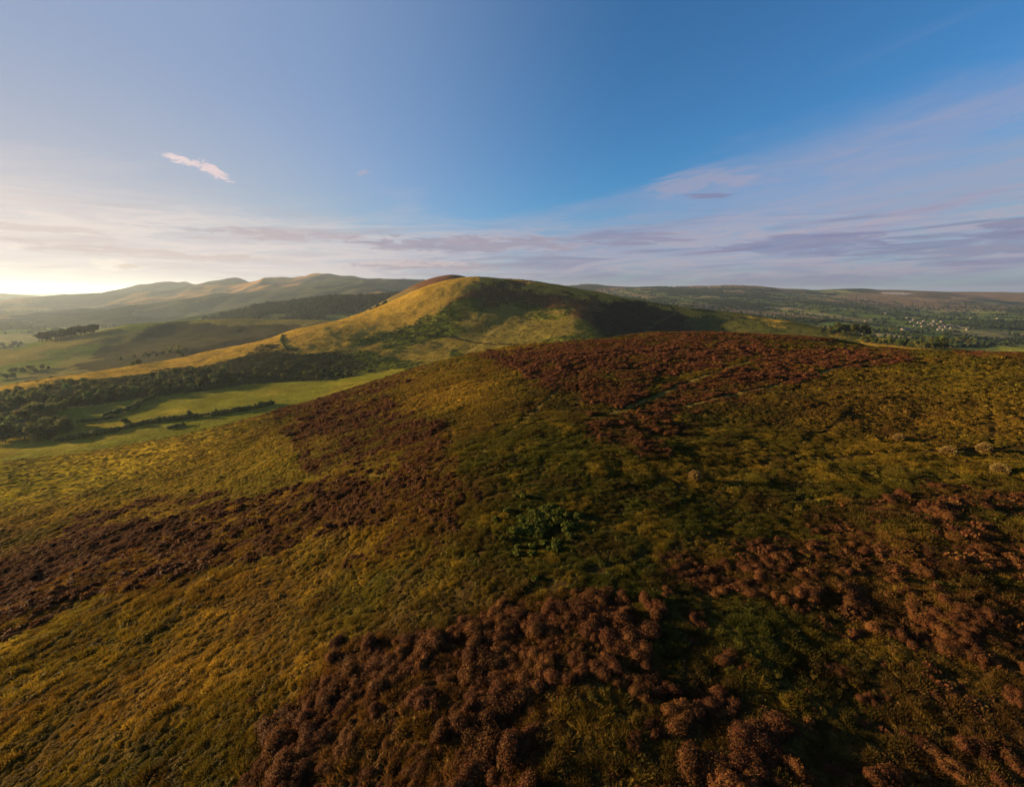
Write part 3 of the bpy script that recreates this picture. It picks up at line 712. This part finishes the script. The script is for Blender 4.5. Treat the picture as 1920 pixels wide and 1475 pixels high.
GRASS_MESH = [grass_mesh('grass_tuft', 580 + i) for i in range(3)]

def jgrid(r0, r1, s, t0=-62, t1=62, ymin=2.0):
    n = int(2 * r1 / s) + 1
    X, Y = np.meshgrid((np.arange(n) - n / 2) * s, np.arange(int(r1 / s) + 1) * s)
    X = X.ravel() + rng.uniform(-.55, .55, X.size) * s; Y = Y.ravel() + rng.uniform(-.55, .55, Y.size) * s
    r = np.hypot(X, Y); th = np.degrees(np.arctan2(X, Y))
    k = (r >= r0) & (r < r1) & (th > t0) & (th < t1) & (Y > ymin)
    return X[k], Y[k]
def euler(n, tilt): return np.stack([rng.normal(0, tilt, n), rng.normal(0, tilt, n), rng.uniform(0, 6.283, n)], 1)

def build_moor_plants():
    lowP, hP, grassy = [], [], []
    for r0, r1, s in ((3, 26, 0.225), (26, 55, 0.30), (55, 100, 0.43), (100, 200, 0.66)):
        x, y = jgrid(r0, r1, s); z = fA(x, y)
        px, py = project(x, y, z); k = (px > -600) & (px < 2520) & (py < 2300); x, y, z = x[k], y[k], z[k]
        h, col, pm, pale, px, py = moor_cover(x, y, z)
        k = (rng.uniform(size=len(x)) > np.maximum(pm * (0.7 + 0.5 * smooth(np.hypot(x, y), 25, 60)), 0.45 * smooth(-x, 30, 75) * smooth(y, 40, 60))); x, y, z, h, col, px, py = (a[k] for a in (x, y, z, h, col, px, py))
        hn = fbm(x / 1.6, y / 1.6, 161, 3); grass = smooth(-x, 30, 75) * smooth(y, 40, 60)
        sz = s * (0.62 + 0.5 * rng.uniform(size=len(x)) ** 2) * (0.7 + 0.6 * hn) * (1 - 0.25 * grass)
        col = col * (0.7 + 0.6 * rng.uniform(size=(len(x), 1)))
        gness = smooth(fbm(x / 3.5, y / 3.5, 165, 3) + 0.9 * (col[:, 0] - 0.17), 0.46, 0.62)
        grassy.append(rng.uniform(size=len(x)) < 0.7 * gness * smooth(-x + 0.25 * y, -2, 16))
        lowP.append((np.stack([x, y, z - 0.02], 1), np.stack([sz * 1.05, sz * 1.05, sz * (0.55 + 0.7 * hn) * (1 - 0.62 * grass)], 1), col, np.hypot(x, y)))
    for r0, r1, s in ((3, 16, 0.45), (16, 30, 0.36), (30, 70, 0.42), (70, 200, 0.62)):
        x, y = jgrid(r0, r1, s); z = fA(x, y)
        px, py = project(x, y, z); k = (px > -600) & (px < 2520) & (py < 2300); x, y, z = x[k], y[k], z[k]
        h, col, pm, pale, px, py = moor_cover(x, y, z)
        k = (rng.uniform(size=len(x)) < h * 0.95) & (pm < 0.3) ; x, y, z, h, px, py = (a[k] for a in (x, y, z, h, px, py))
        n = len(x); sz = s * (0.38 + 0.85 * rng.uniform(size=n) ** 1.6) * (0.5 + 0.6 * h) * (0.7 + 0.6 * fbm(x / 2.2, y / 2.2, 163, 2))
        c = lerp(np.broadcast_to(RUST, (n, 3)), PLUM, rng.uniform(size=n) * smooth(np.hypot(x, y), 30, 90)); c = lerp(c, ORANGE * 0.8, 0.45 * rng.uniform(size=n) ** 2) * rng.uniform(0.7, 1.25, (n, 1))
        hP.append((np.stack([x, y, z - 0.05], 1), np.stack([sz, sz * rng.uniform(0.7, 1.5, n), sz * rng.uniform(0.8, 1.35, n)], 1), c, np.hypot(x, y)))
    cat = lambda L: [np.concatenate([a[i] for a in L]) for i in range(4)]
    P, sc, c, d = cat(lowP); near = d < 45
    o = scatter('moor_scrub', P, sc, euler(len(P), 0.15), np.where(np.concatenate(grassy), 10 + rng.integers(0, 3, len(P)), np.where(near, rng.integers(0, 6, len(P)), 6 + rng.integers(0, 4, len(P)))), c, LOW_MESH + LOW_FAR + GRASS_MESH)
    tag(o, 'olive and gold bilberry and grass scrub covering the moor', 'scrub', kind='stuff')
    P, sc, c, d = cat(hP); n = len(P)
    px, py = project(P[:, 0], P[:, 1], P[:, 2] + 0.3); vis = (px > -20) & (px < 1940) & (py < 1490)
    big = np.where(vis, sc[:, 0] / d, 0); pick = np.argsort(-big)[:260]; mask = np.zeros(n, bool); mask[pick] = True
    for i in pick:
        b = link('heather_bush', HEATHER_MESH[i % 6], loc=P[i]); b.scale = sc[i]; b.rotation_euler = (rng.normal(0, .12), rng.normal(0, .12), rng.uniform(0, 6.28))
        tag(b, 'dark rust brown heather bush, one of the largest at the front of the moor', 'heather bush', 'heather bushes at the front of the moor', col=c[i])
    r = ~mask; near = d[r] < 45; m = r.sum()
    o = scatter('heather', P[r], sc[r], euler(m, 0.15), np.where(near, rng.integers(0, 6, m), 6 + rng.integers(0, 4, m)), c[r], HEATHER_MESH + HEATHER_FAR)
    tag(o, 'rust brown heather spread in bands over the moor', 'heather', kind='stuff')
    print('low', len(lowP) and sum(len(a[0]) for a in lowP), 'heather', n)
build_moor_plants()

def build_hill_plants():
    x, y = jgrid(230, 760, 2.3, -62, 60); z = raw('grassy_hill', x, y)
    k = (z > -1e5) & (z > raw('moor', x, y) + 0.5); x, y, z = x[k], y[k], z[k]
    col, lump, px, py, fl = hill_cover(x, y, z)
    k = (rng.uniform(size=len(x)) < lump) & (px > -300) & (px < 2200) & (~fl); x, y, z, col, lump = (a[k] for a in (x, y, z, col, lump)); n = len(x)
    sz = (0.5 + 1.1 * rng.uniform(size=n) ** 2) * (0.5 + 0.9 * lump)
    o = scatter('bracken', np.stack([x, y, z - 0.1], 1), np.stack([sz * 1.3, sz * 1.3, sz * 0.7], 1), euler(n, .1), rng.integers(0, 4, n), col * rng.uniform(0.7, 1.3, (n, 1)), LOW_FAR)
    tag(o, 'bracken and low scrub growing over the grassy hill', 'bracken', kind='stuff'); print('hill', n)
build_hill_plants()

# ------------------------------------------------------------------ trees
def crown_mesh(name, seed, kind, nl=900):
    """unit tree, about 1 high; the crown only"""
    g = np.random.default_rng(seed); lobes = []
    if kind == 'broad':
        for i in range(11):
            a = g.uniform(0, 6.283); d = g.uniform(0, 0.30); zc = g.uniform(0.30, 0.80); r = g.uniform(0.14, 0.24) * (1.15 - 0.5 * abs(zc - 0.5))
            lobes.append((d * math.cos(a), d * math.sin(a), zc, r, r * g.uniform(0.75, 1.0)))
    elif kind == 'pine':
        for i in range(9):
            a = g.uniform(0, 6.283); d = g.uniform(0.05, 0.34); zc = 0.74 + g.uniform(-0.26, 0.12) - 0.2 * d; r = g.uniform(0.13, 0.22)
            lobes.append((d * math.cos(a) + 0.06, d * math.sin(a), zc, r, r * 0.75))
    else:
        for i in range(8):
            t = i / 7; r = 0.20 * (1 - t) + 0.035
            lobes.append((g.normal(0, .015), g.normal(0, .015), 0.15 + 0.78 * t, r, 0.11))
    L0 = np.array(lobes); w = L0[:, 3] ** 2; L = L0[g.choice(len(L0), nl, p=w / w.sum())]
    D = g.normal(size=(nl, 3)); D /= np.linalg.norm(D, axis=1, keepdims=True)
    s = 1.0 - np.abs(g.normal(0, 0.22, nl)) + g.normal(0, 0.08, nl)
    P = L[:, :3] + D * np.stack([L[:, 3], L[:, 3], L[:, 4]], 1) * s[:, None]
    lw = 0.055 * g.uniform(0.6, 1.4, nl) * math.sqrt(900 / nl)
    V, Q = cards(P, D + g.normal(0, .6, (nl, 3)), lw, lw * 1.2, g)
    CV, CT = dome_core([(a, b, c, r, hz) for a, b, c, r, hz in lobes], 0.62)
    rnd = np.concatenate([g.uniform(0, 1, len(Q)), g.uniform(0.3, 0.6, len(CT))])
    return np_mesh(name, np.concatenate([V, CV]), quads=Q, tris=CT + len(V), mat=M_crown, fattr={'rnd': rnd})
def trunk_mesh(name, seed, kind):
    g = np.random.default_rng(seed); V, T = [], []
    def limb(p, q, r0, r1, n=6):
        p, q = np.array(p), np.array(q); d = (q - p) / np.linalg.norm(q - p); a = np.cross(d, (0.3, 0.9, 0.1)); a /= np.linalg.norm(a); b = np.cross(d, a)
        o = sum(len(v) for v in V); u = np.arange(n) / n * 6.283
        for c, r in ((p, r0), ((p + q) / 2 + g.normal(0, .012, 3), (r0 + r1) / 2), (q, r1)): V.append(c + r * (np.cos(u)[:, None] * a + np.sin(u)[:, None] * b))
        for j in range(2):
            for i in range(n):
                k = (i + 1) % n; T.append((o + j * n + i, o + j * n + k, o + (j + 1) * n + k, o + (j + 1) * n + i))
    top = {'broad': 0.45, 'pine': 0.74, 'conifer': 0.9}[kind]; lean = 0.05 if kind == 'pine' else 0.01
    limb((0, 0, -0.06), (lean, 0, top), 0.032, 0.016)
    if kind != 'conifer':
        for i in range(5):
            a = g.uniform(0, 6.283); z = top * g.uniform(0.7, 1.0); limb((lean * z / top, 0, z), (0.22 * math.cos(a), 0.22 * math.sin(a), z + g.uniform(0.1, 0.25)), 0.014, 0.005, 4)
    return np_mesh(name, np.concatenate(V), quads=np.array(T), mat=M_bark)
TREES = {k: [(trunk_mesh(k + '_trunk', 700 + i, k), crown_mesh(k + '_crown', 720 + i, k, nl)) for i in range(n)] for k, n, nl in (('broad', 7, 1100), ('pine', 4, 900), ('conifer', 3, 700))}
TREE_GREEN = np.array((0.090, 0.100, 0.020)); PINE_GREEN = np.array((0.03, 0.034, 0.012)); TREE_NAME = {'broad': 'broadleaf_tree', 'pine': 'pine_tree', 'conifer': 'conifer_tree'}
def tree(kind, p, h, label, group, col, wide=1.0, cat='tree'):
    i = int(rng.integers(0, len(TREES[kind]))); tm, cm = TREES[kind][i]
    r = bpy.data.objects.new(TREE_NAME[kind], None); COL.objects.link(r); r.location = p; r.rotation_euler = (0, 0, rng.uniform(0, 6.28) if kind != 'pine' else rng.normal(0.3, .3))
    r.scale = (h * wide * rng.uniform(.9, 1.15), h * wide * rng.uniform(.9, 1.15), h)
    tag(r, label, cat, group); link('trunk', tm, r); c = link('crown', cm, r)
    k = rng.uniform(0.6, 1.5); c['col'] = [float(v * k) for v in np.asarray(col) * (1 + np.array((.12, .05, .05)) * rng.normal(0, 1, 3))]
    return r
def poly_points(poly, n, jitter=True):
    P = np.array(poly, float); lo, hi = P.min(0), P.max(0); out = []
    while len(out) < n:
        q = rng.uniform(lo, hi)
        if inpoly(np.array([q[0]]), np.array([q[1]]), poly)[0]: out.append(q)
    return np.array(out)
def grow(kind, pts, hh, label, group, col, wide=1.0, names=None, y0=160, y1=3000, mind=0.0):
    H = hit(pts[:, 0], pts[:, 1], names, y0, y1, 700); placed = []
    for p in H:
        if np.isnan(p[0]) or any((p[0] - a[0]) ** 2 + (p[1] - a[1]) ** 2 < mind ** 2 for a in placed): continue
        placed.append(p); tree(kind, (p[0], p[1], p[2] - 0.2), rng.uniform(*hh), label, group, col, wide)
    return len(placed)
def build_trees():
    NB = [n for n in LAYERS if n != 'moor']
    # wind-shaped pines on the pasture ridge
    xs = np.linspace(79, 179, 36) + rng.normal(0, 1.2, 36); ys = np.interp(xs, [0, 40, 100, 180], [653, 646, 634, 621])
    grow('pine', np.stack([xs, ys + rng.uniform(1.5, 4.5, 36)], 1), (13, 17), 'dark flat topped pine in the row on the crest of the left ridge', 'pines on the ridge crest', PINE_GREEN, 1.25, NB)
    # wood along the foot of the grassy spur
    g = 'trees of the valley wood below the spur'; lb = 'broadleaf tree in the dense wood along the foot of the spur'
    print('wood', grow('broad', poly_points([(0, 790), (107, 770), (187, 757), (267, 743), (333, 737), (427, 723), (440, 700), (330, 705), (200, 722), (130, 735), (60, 742), (0, 755)], 150), (5.0, 9.0), lb, g, TREE_GREEN, 1.05, NB, mind=4.4))
    print('front', grow('broad', poly_points([(-30, 835), (-30, 785), (40, 775), (110, 778), (138, 800), (138, 825), (100, 826), (40, 828)], 46), (6.5, 10.5), 'large dark tree in the clump at the near end of the pasture', 'trees in the clump beside the pasture', TREE_GREEN * 0.8, 1.15, NB, mind=3.6))
    print('scrub', grow('broad', poly_points([(440, 700), (427, 722), (533, 712), (640, 708), (600, 690), (520, 680)], 34), (2.5, 5.5), 'small scrubby tree on the bracken slope above the pasture', 'scrub trees on the bracken slope', TREE_GREEN, 1.2, NB, mind=3.0))
    grow('broad', poly_points([(-30, 742), (0, 735), (90, 722), (170, 712), (120, 733), (0, 752)], 16), (3.5, 6), 'rounded tree spread over the left end of the spur slope', 'trees on the left end of the spur', TREE_GREEN, 1.1, NB, mind=4)
    for px, py, h, lb in ((250, 686, 5.0, 'lone small tree on the spur crest, left of its twin'), (261, 684, 6.0, 'lone small tree on the spur crest, taller and right of its twin'), (342, 670, 4.0, 'tiny bare looking tree on the upper spur crest'),
                          (652, 706, 5.5, 'rounded tree at the edge of the moor, left of the pair'), (693, 700, 5.5, 'rounded tree at the edge of the moor, right of the pair'), (290, 745, 7, 'rounded tree where the pasture hedge meets the wood'),
                          (238, 799, 5.5, 'bushy tree standing in the lower pasture hedge'), (357, 783, 5.0, 'pale bushy tree in the lower hedge near the moor edge')):
        grow('broad', np.array([(px, py)]), (h, h), lb, None, TREE_GREEN * 1.15, 1.1, NB)
    grow('broad', poly_points([(312, 662), (325, 655), (345, 655), (350, 663), (330, 667)], 14), (6, 9), 'tree in the small pale copse under the shaded ridge', 'copse under the shaded ridge', TREE_GREEN * 1.5, 1.1, NB, mind=3)
    grow('broad', poly_points([(-20, 712), (0, 700), (30, 697), (70, 688), (100, 690), (60, 704), (10, 715)], 18), (6, 9), 'tree in the belt behind the left end of the spur', 'tree belt behind the spur', TREE_GREEN, 1.1, NB, mind=4)
    # right-hand trees beyond the brow
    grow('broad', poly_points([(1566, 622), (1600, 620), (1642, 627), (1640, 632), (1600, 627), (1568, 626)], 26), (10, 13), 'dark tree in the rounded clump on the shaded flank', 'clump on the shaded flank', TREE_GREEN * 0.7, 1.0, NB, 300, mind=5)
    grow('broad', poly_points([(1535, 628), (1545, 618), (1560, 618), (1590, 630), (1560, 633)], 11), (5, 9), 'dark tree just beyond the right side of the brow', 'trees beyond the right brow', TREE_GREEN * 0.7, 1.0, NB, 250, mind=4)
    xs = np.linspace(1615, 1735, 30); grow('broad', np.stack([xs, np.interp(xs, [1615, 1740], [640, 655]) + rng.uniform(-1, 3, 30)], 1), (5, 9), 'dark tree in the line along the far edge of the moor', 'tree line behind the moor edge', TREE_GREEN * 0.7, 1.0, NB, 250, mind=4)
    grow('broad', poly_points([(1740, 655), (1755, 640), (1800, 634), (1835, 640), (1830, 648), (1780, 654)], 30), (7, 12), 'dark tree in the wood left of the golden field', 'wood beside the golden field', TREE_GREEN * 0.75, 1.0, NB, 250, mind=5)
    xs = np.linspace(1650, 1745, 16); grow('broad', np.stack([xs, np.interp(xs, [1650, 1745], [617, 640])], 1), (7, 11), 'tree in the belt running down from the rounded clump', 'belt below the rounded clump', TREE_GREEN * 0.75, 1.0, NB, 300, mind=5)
build_trees()

# ------------------------------------------------------------------ hedges and the field bank
def hedge(name, line, h, w, label, cat, col, mat, leaf=0.28, dens=40):
    P = hit([p[0] for p in line], [p[1] for p in line], [n for n in LAYERS if n != 'moor'], 150, 2500, 900); P = P[~np.isnan(P[:, 0])]
    g = np.random.default_rng(len(line) * 31); out = []
    for a, b in zip(P[:-1], P[1:]):
        L = np.hypot(*(b - a)[:2]); n = max(2, int(L / 0.9))
        for t in np.linspace(0, 1, n, endpoint=False): out.append(a[:2] + (b - a)[:2] * t + g.normal(0, 0.35, 2))
    Q = np.array(out); z = ground(Q[:, 0], Q[:, 1], [n for n in LAYERS if n != 'moor']); o = np.array([Q[0, 0], Q[0, 1], z[0]])
    lobes = [(x - o[0], y - o[1], zz - o[2] + h * 0.35, w * g.uniform(.6, 1.5), h * 0.6 * g.uniform(.4, 1.0) * (0.6 + 1.5 * vnoise(x / 5.0, y / 5.0, 77))) for (x, y), zz in zip(Q, z) if g.uniform() > 0.12]
    L0 = np.array(lobes); nl = len(lobes) * dens; L = L0[g.integers(0, len(L0), nl)]
    D = g.normal(size=(nl, 3)); D[:, 2] = np.abs(D[:, 2]); D /= np.linalg.norm(D, axis=1, keepdims=True)
    Pp = L[:, :3] + D * np.stack([L[:, 3], L[:, 3], L[:, 4]], 1) * (1 - np.abs(g.normal(0, .2, nl)))[:, None]
    lw = leaf * g.uniform(.6, 1.4, nl); V, Qd = cards(Pp, D + g.normal(0, .6, (nl, 3)), lw, lw, g); CV, CT = dome_core(lobes, 0.75)
    me = np_mesh(name, np.concatenate([V, CV]), quads=Qd, tris=CT + len(V), mat=mat, fattr={'rnd': np.concatenate([g.uniform(0, 1, len(Qd)), g.uniform(.3, .6, len(CT))])})
    return tag(link(name, me, loc=o), label, cat, col=col)
hedge('hedge', [(198, 781), (215, 777), (235, 771), (250, 767), (262, 758), (276, 750), (288, 746)], 3.4, 1.8, 'ragged hedge climbing diagonally across the pasture to the wood', 'hedge', TREE_GREEN, M_crown)
hedge('hedge', [(143, 791), (165, 790), (187, 788), (205, 784), (227, 782)], 1.8, 1.1, 'low thin hedge across the middle of the pasture', 'hedge', TREE_GREEN, M_crown)
hedge('hedge', [(104, 829), (143, 823), (187, 814), (217, 809), (247, 801), (277, 794), (310, 790), (343, 786), (400, 778), (433, 773), (473, 767), (513, 757)], 3.0, 1.6, 'long dark hedge along the bottom of the pasture by the moor edge', 'hedge', TREE_GREEN, M_crown)
hedge('hedge', [(316, 803), (330, 800), (345, 797)], 2.0, 1.4, 'short separate hedge piece below the long pasture hedge', 'hedge', TREE_GREEN, M_crown)
hedge('field_bank', [(738, 620), (780, 627), (840, 632), (880, 641), (920, 646), (980, 646), (1030, 646)], 1.0, 0.8, 'dark overgrown field bank running across the face of the hill', 'field bank', np.array((0.05, 0.035, 0.018)), M_crown)
hedge('hedge', [(536, 655), (527, 640), (530, 628)], 1.6, 1.2, 'dark scrubby boundary hedge climbing over the spur crest', 'hedge', TREE_GREEN, M_crown)

# ------------------------------------------------------------------ things on the moor
def grass_tussock(px, py, r, label):
    p = hit([px], [py], ['moor'], 4, 200, 600)[0]; g = np.random.default_rng(int(px)); n = 900
    a = g.uniform(0, 6.283, n); d = r * np.sqrt(g.uniform(0, 1, n)) * 0.8; P = np.stack([d * np.cos(a), d * np.sin(a), g.uniform(0.05, 0.45, n) * (1.1 - d / r * 0.8)], 1)
    Nn = np.stack([np.cos(a + 1.57), np.sin(a + 1.57), g.normal(0, .4, n)], 1); V, Q = cards(P, Nn + g.normal(0, .3, (n, 3)), 0.03, 0.4, g)
    CV, CT = dome_core([(0, 0, 0.0, r * .8, .3)], .9)
    me = np_mesh('grass_tussock', np.concatenate([V, CV]), quads=Q, tris=CT + len(V), mat=M_leaf, fattr={'rnd': np.concatenate([g.uniform(.2, 1, n), g.uniform(.3, .6, len(CT))])})
    tag(link('grass_tussock', me, loc=(p[0], p[1], p[2] + 0.15)), label, 'grass tussock', 'pale grass tussocks on the moor', col=STRAW)
grass_tussock(1778, 853, 0.5, 'straw coloured grass tussock, largest of the pale ones, beside a sheep path')
grass_tussock(1843, 847, 0.42, 'straw coloured grass tussock just right of the largest one')
grass_tussock(1874, 887, 0.42, 'straw coloured grass tussock nearest the right edge of the moor')
grass_tussock(1684, 827, 0.3, 'small faint straw tussock left of the other pale ones')
grass_tussock(1302, 901, 0.3, 'tiny bright straw tussock alone on the olive moor')
def thicket(px, py, rad, label):
    c = hit([px], [py], ['moor'], 4, 200, 600)[0]; g = np.random.default_rng(91); lobes = []
    for i in range(100):
        a = g.uniform(0, 6.283); d = rad * abs(g.normal(0, 0.62)); x, y = d * math.cos(a), d * math.sin(a) * 1.15; z = fA(np.array([c[0] + x]), np.array([c[1] + y]))[0] - c[2]
        r = g.uniform(.12, .28) * (1.15 - 0.4 * d / rad); lobes.append((x, y, z + 0.12, max(r, .1), max(r, .1) * 0.75))
    L0 = np.array(lobes); n = 20000; L = L0[g.integers(0, len(L0), n)]; D = g.normal(size=(n, 3)); D[:, 2] = np.abs(D[:, 2]); D /= np.linalg.norm(D, axis=1, keepdims=True)
    P = L[:, :3] + D * np.stack([L[:, 3], L[:, 3], L[:, 4]], 1) * (1 + g.normal(0, .22, n))[:, None]
    lw = 0.055 * g.uniform(.6, 1.5, n); V, Q = cards(P, D + g.normal(0, .6, (n, 3)) + (0, 0, .4), lw, lw * 1.4, g); CV, CT = dome_core(lobes, .75)
    me = np_mesh('bramble_thicket', np.concatenate([V, CV]), quads=Q, tris=CT + len(V), mat=M_leaf, fattr={'rnd': np.concatenate([g.uniform(0, 1, n), g.uniform(.3, .6, len(CT))])})
    tag(link('bramble_thicket', me, loc=c), label, 'thicket', col=(0.070, 0.078, 0.010))
thicket(1010, 985, 2.2, 'bright green leafy thicket in the middle of the brown moor')

# ------------------------------------------------------------------ far woods, far hedgerow trees and the village
FAR_TREE = [crown_mesh('far_tree', 800 + i, 'broad', 160) for i in range(4)] + [crown_mesh('far_conifer', 810 + i, 'conifer', 130) for i in range(2)]
def build_far():
    def spread(n, r0, r1, t0, t1, names, prob, kinds, hh, col, name, label, cat='woodland'):
        r = np.sqrt(rng.uniform(r0 ** 2, r1 ** 2, n)); t = np.radians(rng.uniform(t0, t1, n)); x, y = r * np.sin(t), r * np.cos(t)
        z = fP(x, y); own = np.full(n, True)
        zz = np.stack([z] + [raw(k, x, y) for k in LAYERS]); top = zz.argmax(0); nm = ['plain'] + list(LAYERS); z = zz.max(0)
        own = np.isin(top, [nm.index(k) for k in names]); px, py = project(x, y, z)
        k = own & (rng.uniform(size=n) < prob(x, y, px, py)); x, y, z = x[k], y[k], z[k]; m = len(x)
        h = rng.uniform(*hh, m); o = scatter(name, np.stack([x, y, z - h * 0.18], 1), np.stack([h * 1.15, h * 1.15, h], 1), np.stack([np.zeros(m), np.zeros(m), rng.uniform(0, 6.28, m)], 1), rng.choice(kinds, m), np.asarray(col) * rng.uniform(.6, 1.4, (m, 1)), FAR_TREE)
        tag(o, label, cat, kind='stuff'); print(name, m)
    FG = np.array((0.032, 0.045, 0.014))
    spread(9000, 1000, 1700, -40, -4, ['forest_hill'], lambda x, y, px, py: 1 - 0.95 * (smooth(fbm(x / 160, y / 160, 235, 3), 0.55, 0.62) * (py > 588)), [4, 5, 4, 5, 0], (9, 15), FG * 0.7, 'conifer_forest', 'dark conifer forest on the hillside behind the shaded ridge', 'forest')
    spread(2600, 560, 920, -26, -2, ['heather_hill'], lambda x, y, px, py: smooth(py - 0.0 * px, 560, 585) * 0.9 * (fbm(x / 60, y / 60, 401, 3) > 0.45), [0, 1, 2, 3], (5, 9), FG, 'hillside_wood', 'loose wood on the lower slope of the brown hill')
    def p_right(x, y, px, py):
        hid, e = fields(x, y, 150, 300); w = wood_mask(x, y); up = inpoly(px, py, [(1540, 556), (1600, 549), (1700, 548), (1800, 556), (1850, 566), (1700, 568), (1600, 562)])
        gold = inpoly(px, py, [(1740, 664), (1770, 655), (1930, 648), (1990, 646), (1990, 700), (1740, 700)])
        return np.clip(np.maximum(w, 0.75 * (1 - smooth(e, 4, 10)) * (hash2(np.floor(x / 40), np.floor(y / 40), 5) > 0.3)) + 0.012, 0, 1) * (1 - 0.93 * up) * (1 - gold)
    spread(70000, 640, 4200, -4, 58, ['far_upland'], p_right, [0, 1, 2, 3], (6, 12), FG, 'valley_woodland', 'woods and hedgerow trees scattered over the wide right hand valley')
    def p_left(x, y, px, py):
        hid, e = fields(x, y, 320, 310); return np.clip(np.maximum(wood_mask(x, y) * 0.5, 0.6 * (1 - smooth(e, 4, 10))) + 0.004, 0, 1)
    spread(40000, 900, 4800, -62, -20, ['plain'], p_left, [0, 1, 2, 3], (8, 15), FG, 'plain_woodland', 'hazy hedgerow trees and woods across the low plain')
    spread(2500, 450, 800, -56, -18, ['pasture_ridge'], lambda x, y, px, py: 0.75 * inpoly(px, py, [(60, 690), (200, 660), (330, 628), (350, 622), (352, 640), (300, 668), (150, 694)]) * (fbm(x / 40, y / 40, 403, 3) > 0.5), [0, 1, 2, 3], (3, 6), FG, 'ridge_scrub', 'dark scrub on the shaded side of the left ridge', 'scrub')
build_far()

def house_meshes(L, W, H, rh):
    x, y = L / 2, W / 2
    V = [(-x, -y, -2), (x, -y, -2), (x, y, -2), (-x, y, -2), (-x, -y, H), (x, -y, H), (x, y, H), (-x, y, H), (-x, 0, H + rh), (x, 0, H + rh)]
    w = np_mesh('house_wall', V, quads=[(0, 1, 5, 4), (1, 2, 6, 5), (2, 3, 7, 6), (3, 0, 4, 7)], tris=[(5, 6, 9), (7, 4, 8)], mat=M_wall)
    e = 0.35; t = 0.12; Vr = [(-x - e, -y - e, H - e * rh / y + t), (x + e, -y - e, H - e * rh / y + t), (x + e, 0, H + rh + t), (-x - e, 0, H + rh + t), (-x - e, y + e, H - e * rh / y + t), (x + e, y + e, H - e * rh / y + t)]
    Vr = Vr + [(a, b, c - 0.2) for a, b, c in Vr]
    r = np_mesh('house_roof', Vr, quads=[(0, 1, 2, 3), (3, 2, 5, 4), (7, 6, 9, 8), (8, 9, 10, 11), (0, 6, 7, 1), (4, 5, 11, 10)], mat=M_slate)
    c = 0.5; z0, z1 = H + rh * 0.4, H + rh + 1.1; cx = x - 0.9
    Vc = [(cx - c, -c, z0), (cx + c, -c, z0), (cx + c, c, z0), (cx - c, c, z0), (cx - c, -c, z1), (cx + c, -c, z1), (cx + c, c, z1), (cx - c, c, z1)]
    ch = np_mesh('house_chimney', Vc, quads=[(0, 1, 5, 4), (1, 2, 6, 5), (2, 3, 7, 6), (3, 0, 4, 7), (4, 5, 6, 7)], mat=M_stone)
    return w, r, ch
HOUSES = [house_meshes(8, 5.5, 3.2, 2.4), house_meshes(11, 6, 3.6, 2.5), house_meshes(6.5, 5, 3.0, 2.2)]; LONG = house_meshes(24, 7, 3.2, 2.4)
def house(px, py, ms, label, group=None, rz=None):
    p = hit([px], [py], ['far_upland'], 700, 5000, 900)[0]
    if np.isnan(p[0]): return
    w = link('house', ms[0], loc=p); w.rotation_euler = (0, 0, rng.uniform(-0.9, 0.9) if rz is None else rz)
    tag(w, label, 'house', group); r = link('roof', ms[1], w); link('chimney', ms[2], r)
def build_village():
    house(1697, 619, LONG, 'long white building at the near edge of the village', rz=0.2); house(1717, 622, LONG, 'long low white building just right of the other long one', rz=-0.1)
    house(1742, 611, HOUSES[1], 'bright white house in the middle of the village', rz=0.1); house(1773, 614, HOUSES[1], 'bright white house at the right of the village core', rz=0.1)
    vp = [(1708, 604), (1713, 601), (1721, 606), (1727, 607), (1731, 603), (1736, 607), (1747, 608), (1751, 612), (1757, 609), (1763, 614), (1768, 611), (1779, 612), (1783, 616), (1788, 613), (1794, 616), (1800, 613), (1813, 619), (1723, 594), (1733, 592), (1745, 597), (1700, 597), (1715, 612), (1729, 613), (1738, 616), (1759, 619), (1770, 620), (1752, 603), (1765, 604)]
    for a, b in vp: house(a, b, HOUSES[int(rng.integers(0, 3))], 'small white house with grey roof within the valley village', 'houses of the valley village')
    for a, b in ((1633, 600), (1622, 603), (1820, 597), (1853, 610), (1870, 598), (1800, 585), (1640, 583), (1571, 571), (1660, 588), (1890, 612), (1540, 590), (1470, 572), (1388, 545), (1402, 546), (1410, 544), (1556, 560), (1835, 582), (1600, 577)):
        house(a, b, HOUSES[int(rng.integers(0, 3))], 'tiny white farmhouse standing alone in the far valley fields', 'scattered farmhouses in the valley')
build_village()

# ------------------------------------------------------------------ the air
def build_haze():
    lo = np.array((-25600, -25600, PLAIN_Z - 20.0)); hi = np.array((25600, 25600, TOP[0] + 20.0))
    V = [(x, y, z) for z in (lo[2], hi[2]) for y in (lo[1], hi[1]) for x in (lo[0], hi[0])]
    m = bpy.data.materials.new('haze_air'); m.use_nodes = True; nt = m.node_tree; nt.nodes.remove(nt.nodes['Principled BSDF'])
    v = nt.nodes.new('ShaderNodeVolumePrincipled'); v.inputs['Color'].default_value = (0.64, 0.79, 1.0, 1); v.inputs['Density'].default_value = 5.2e-5; v.inputs['Anisotropy'].default_value = 0.42
    nt.links.new(v.outputs[0], nt.nodes['Material Output'].inputs['Volume'])
    me = np_mesh('haze', V, quads=[(0, 2, 3, 1), (4, 5, 7, 6), (0, 1, 5, 4), (1, 3, 7, 5), (3, 2, 6, 7), (2, 0, 4, 6)], mat=m)
    tag(link('haze', me), 'pale low haze lying over the valleys and far hills', 'haze', kind='stuff')
build_haze()
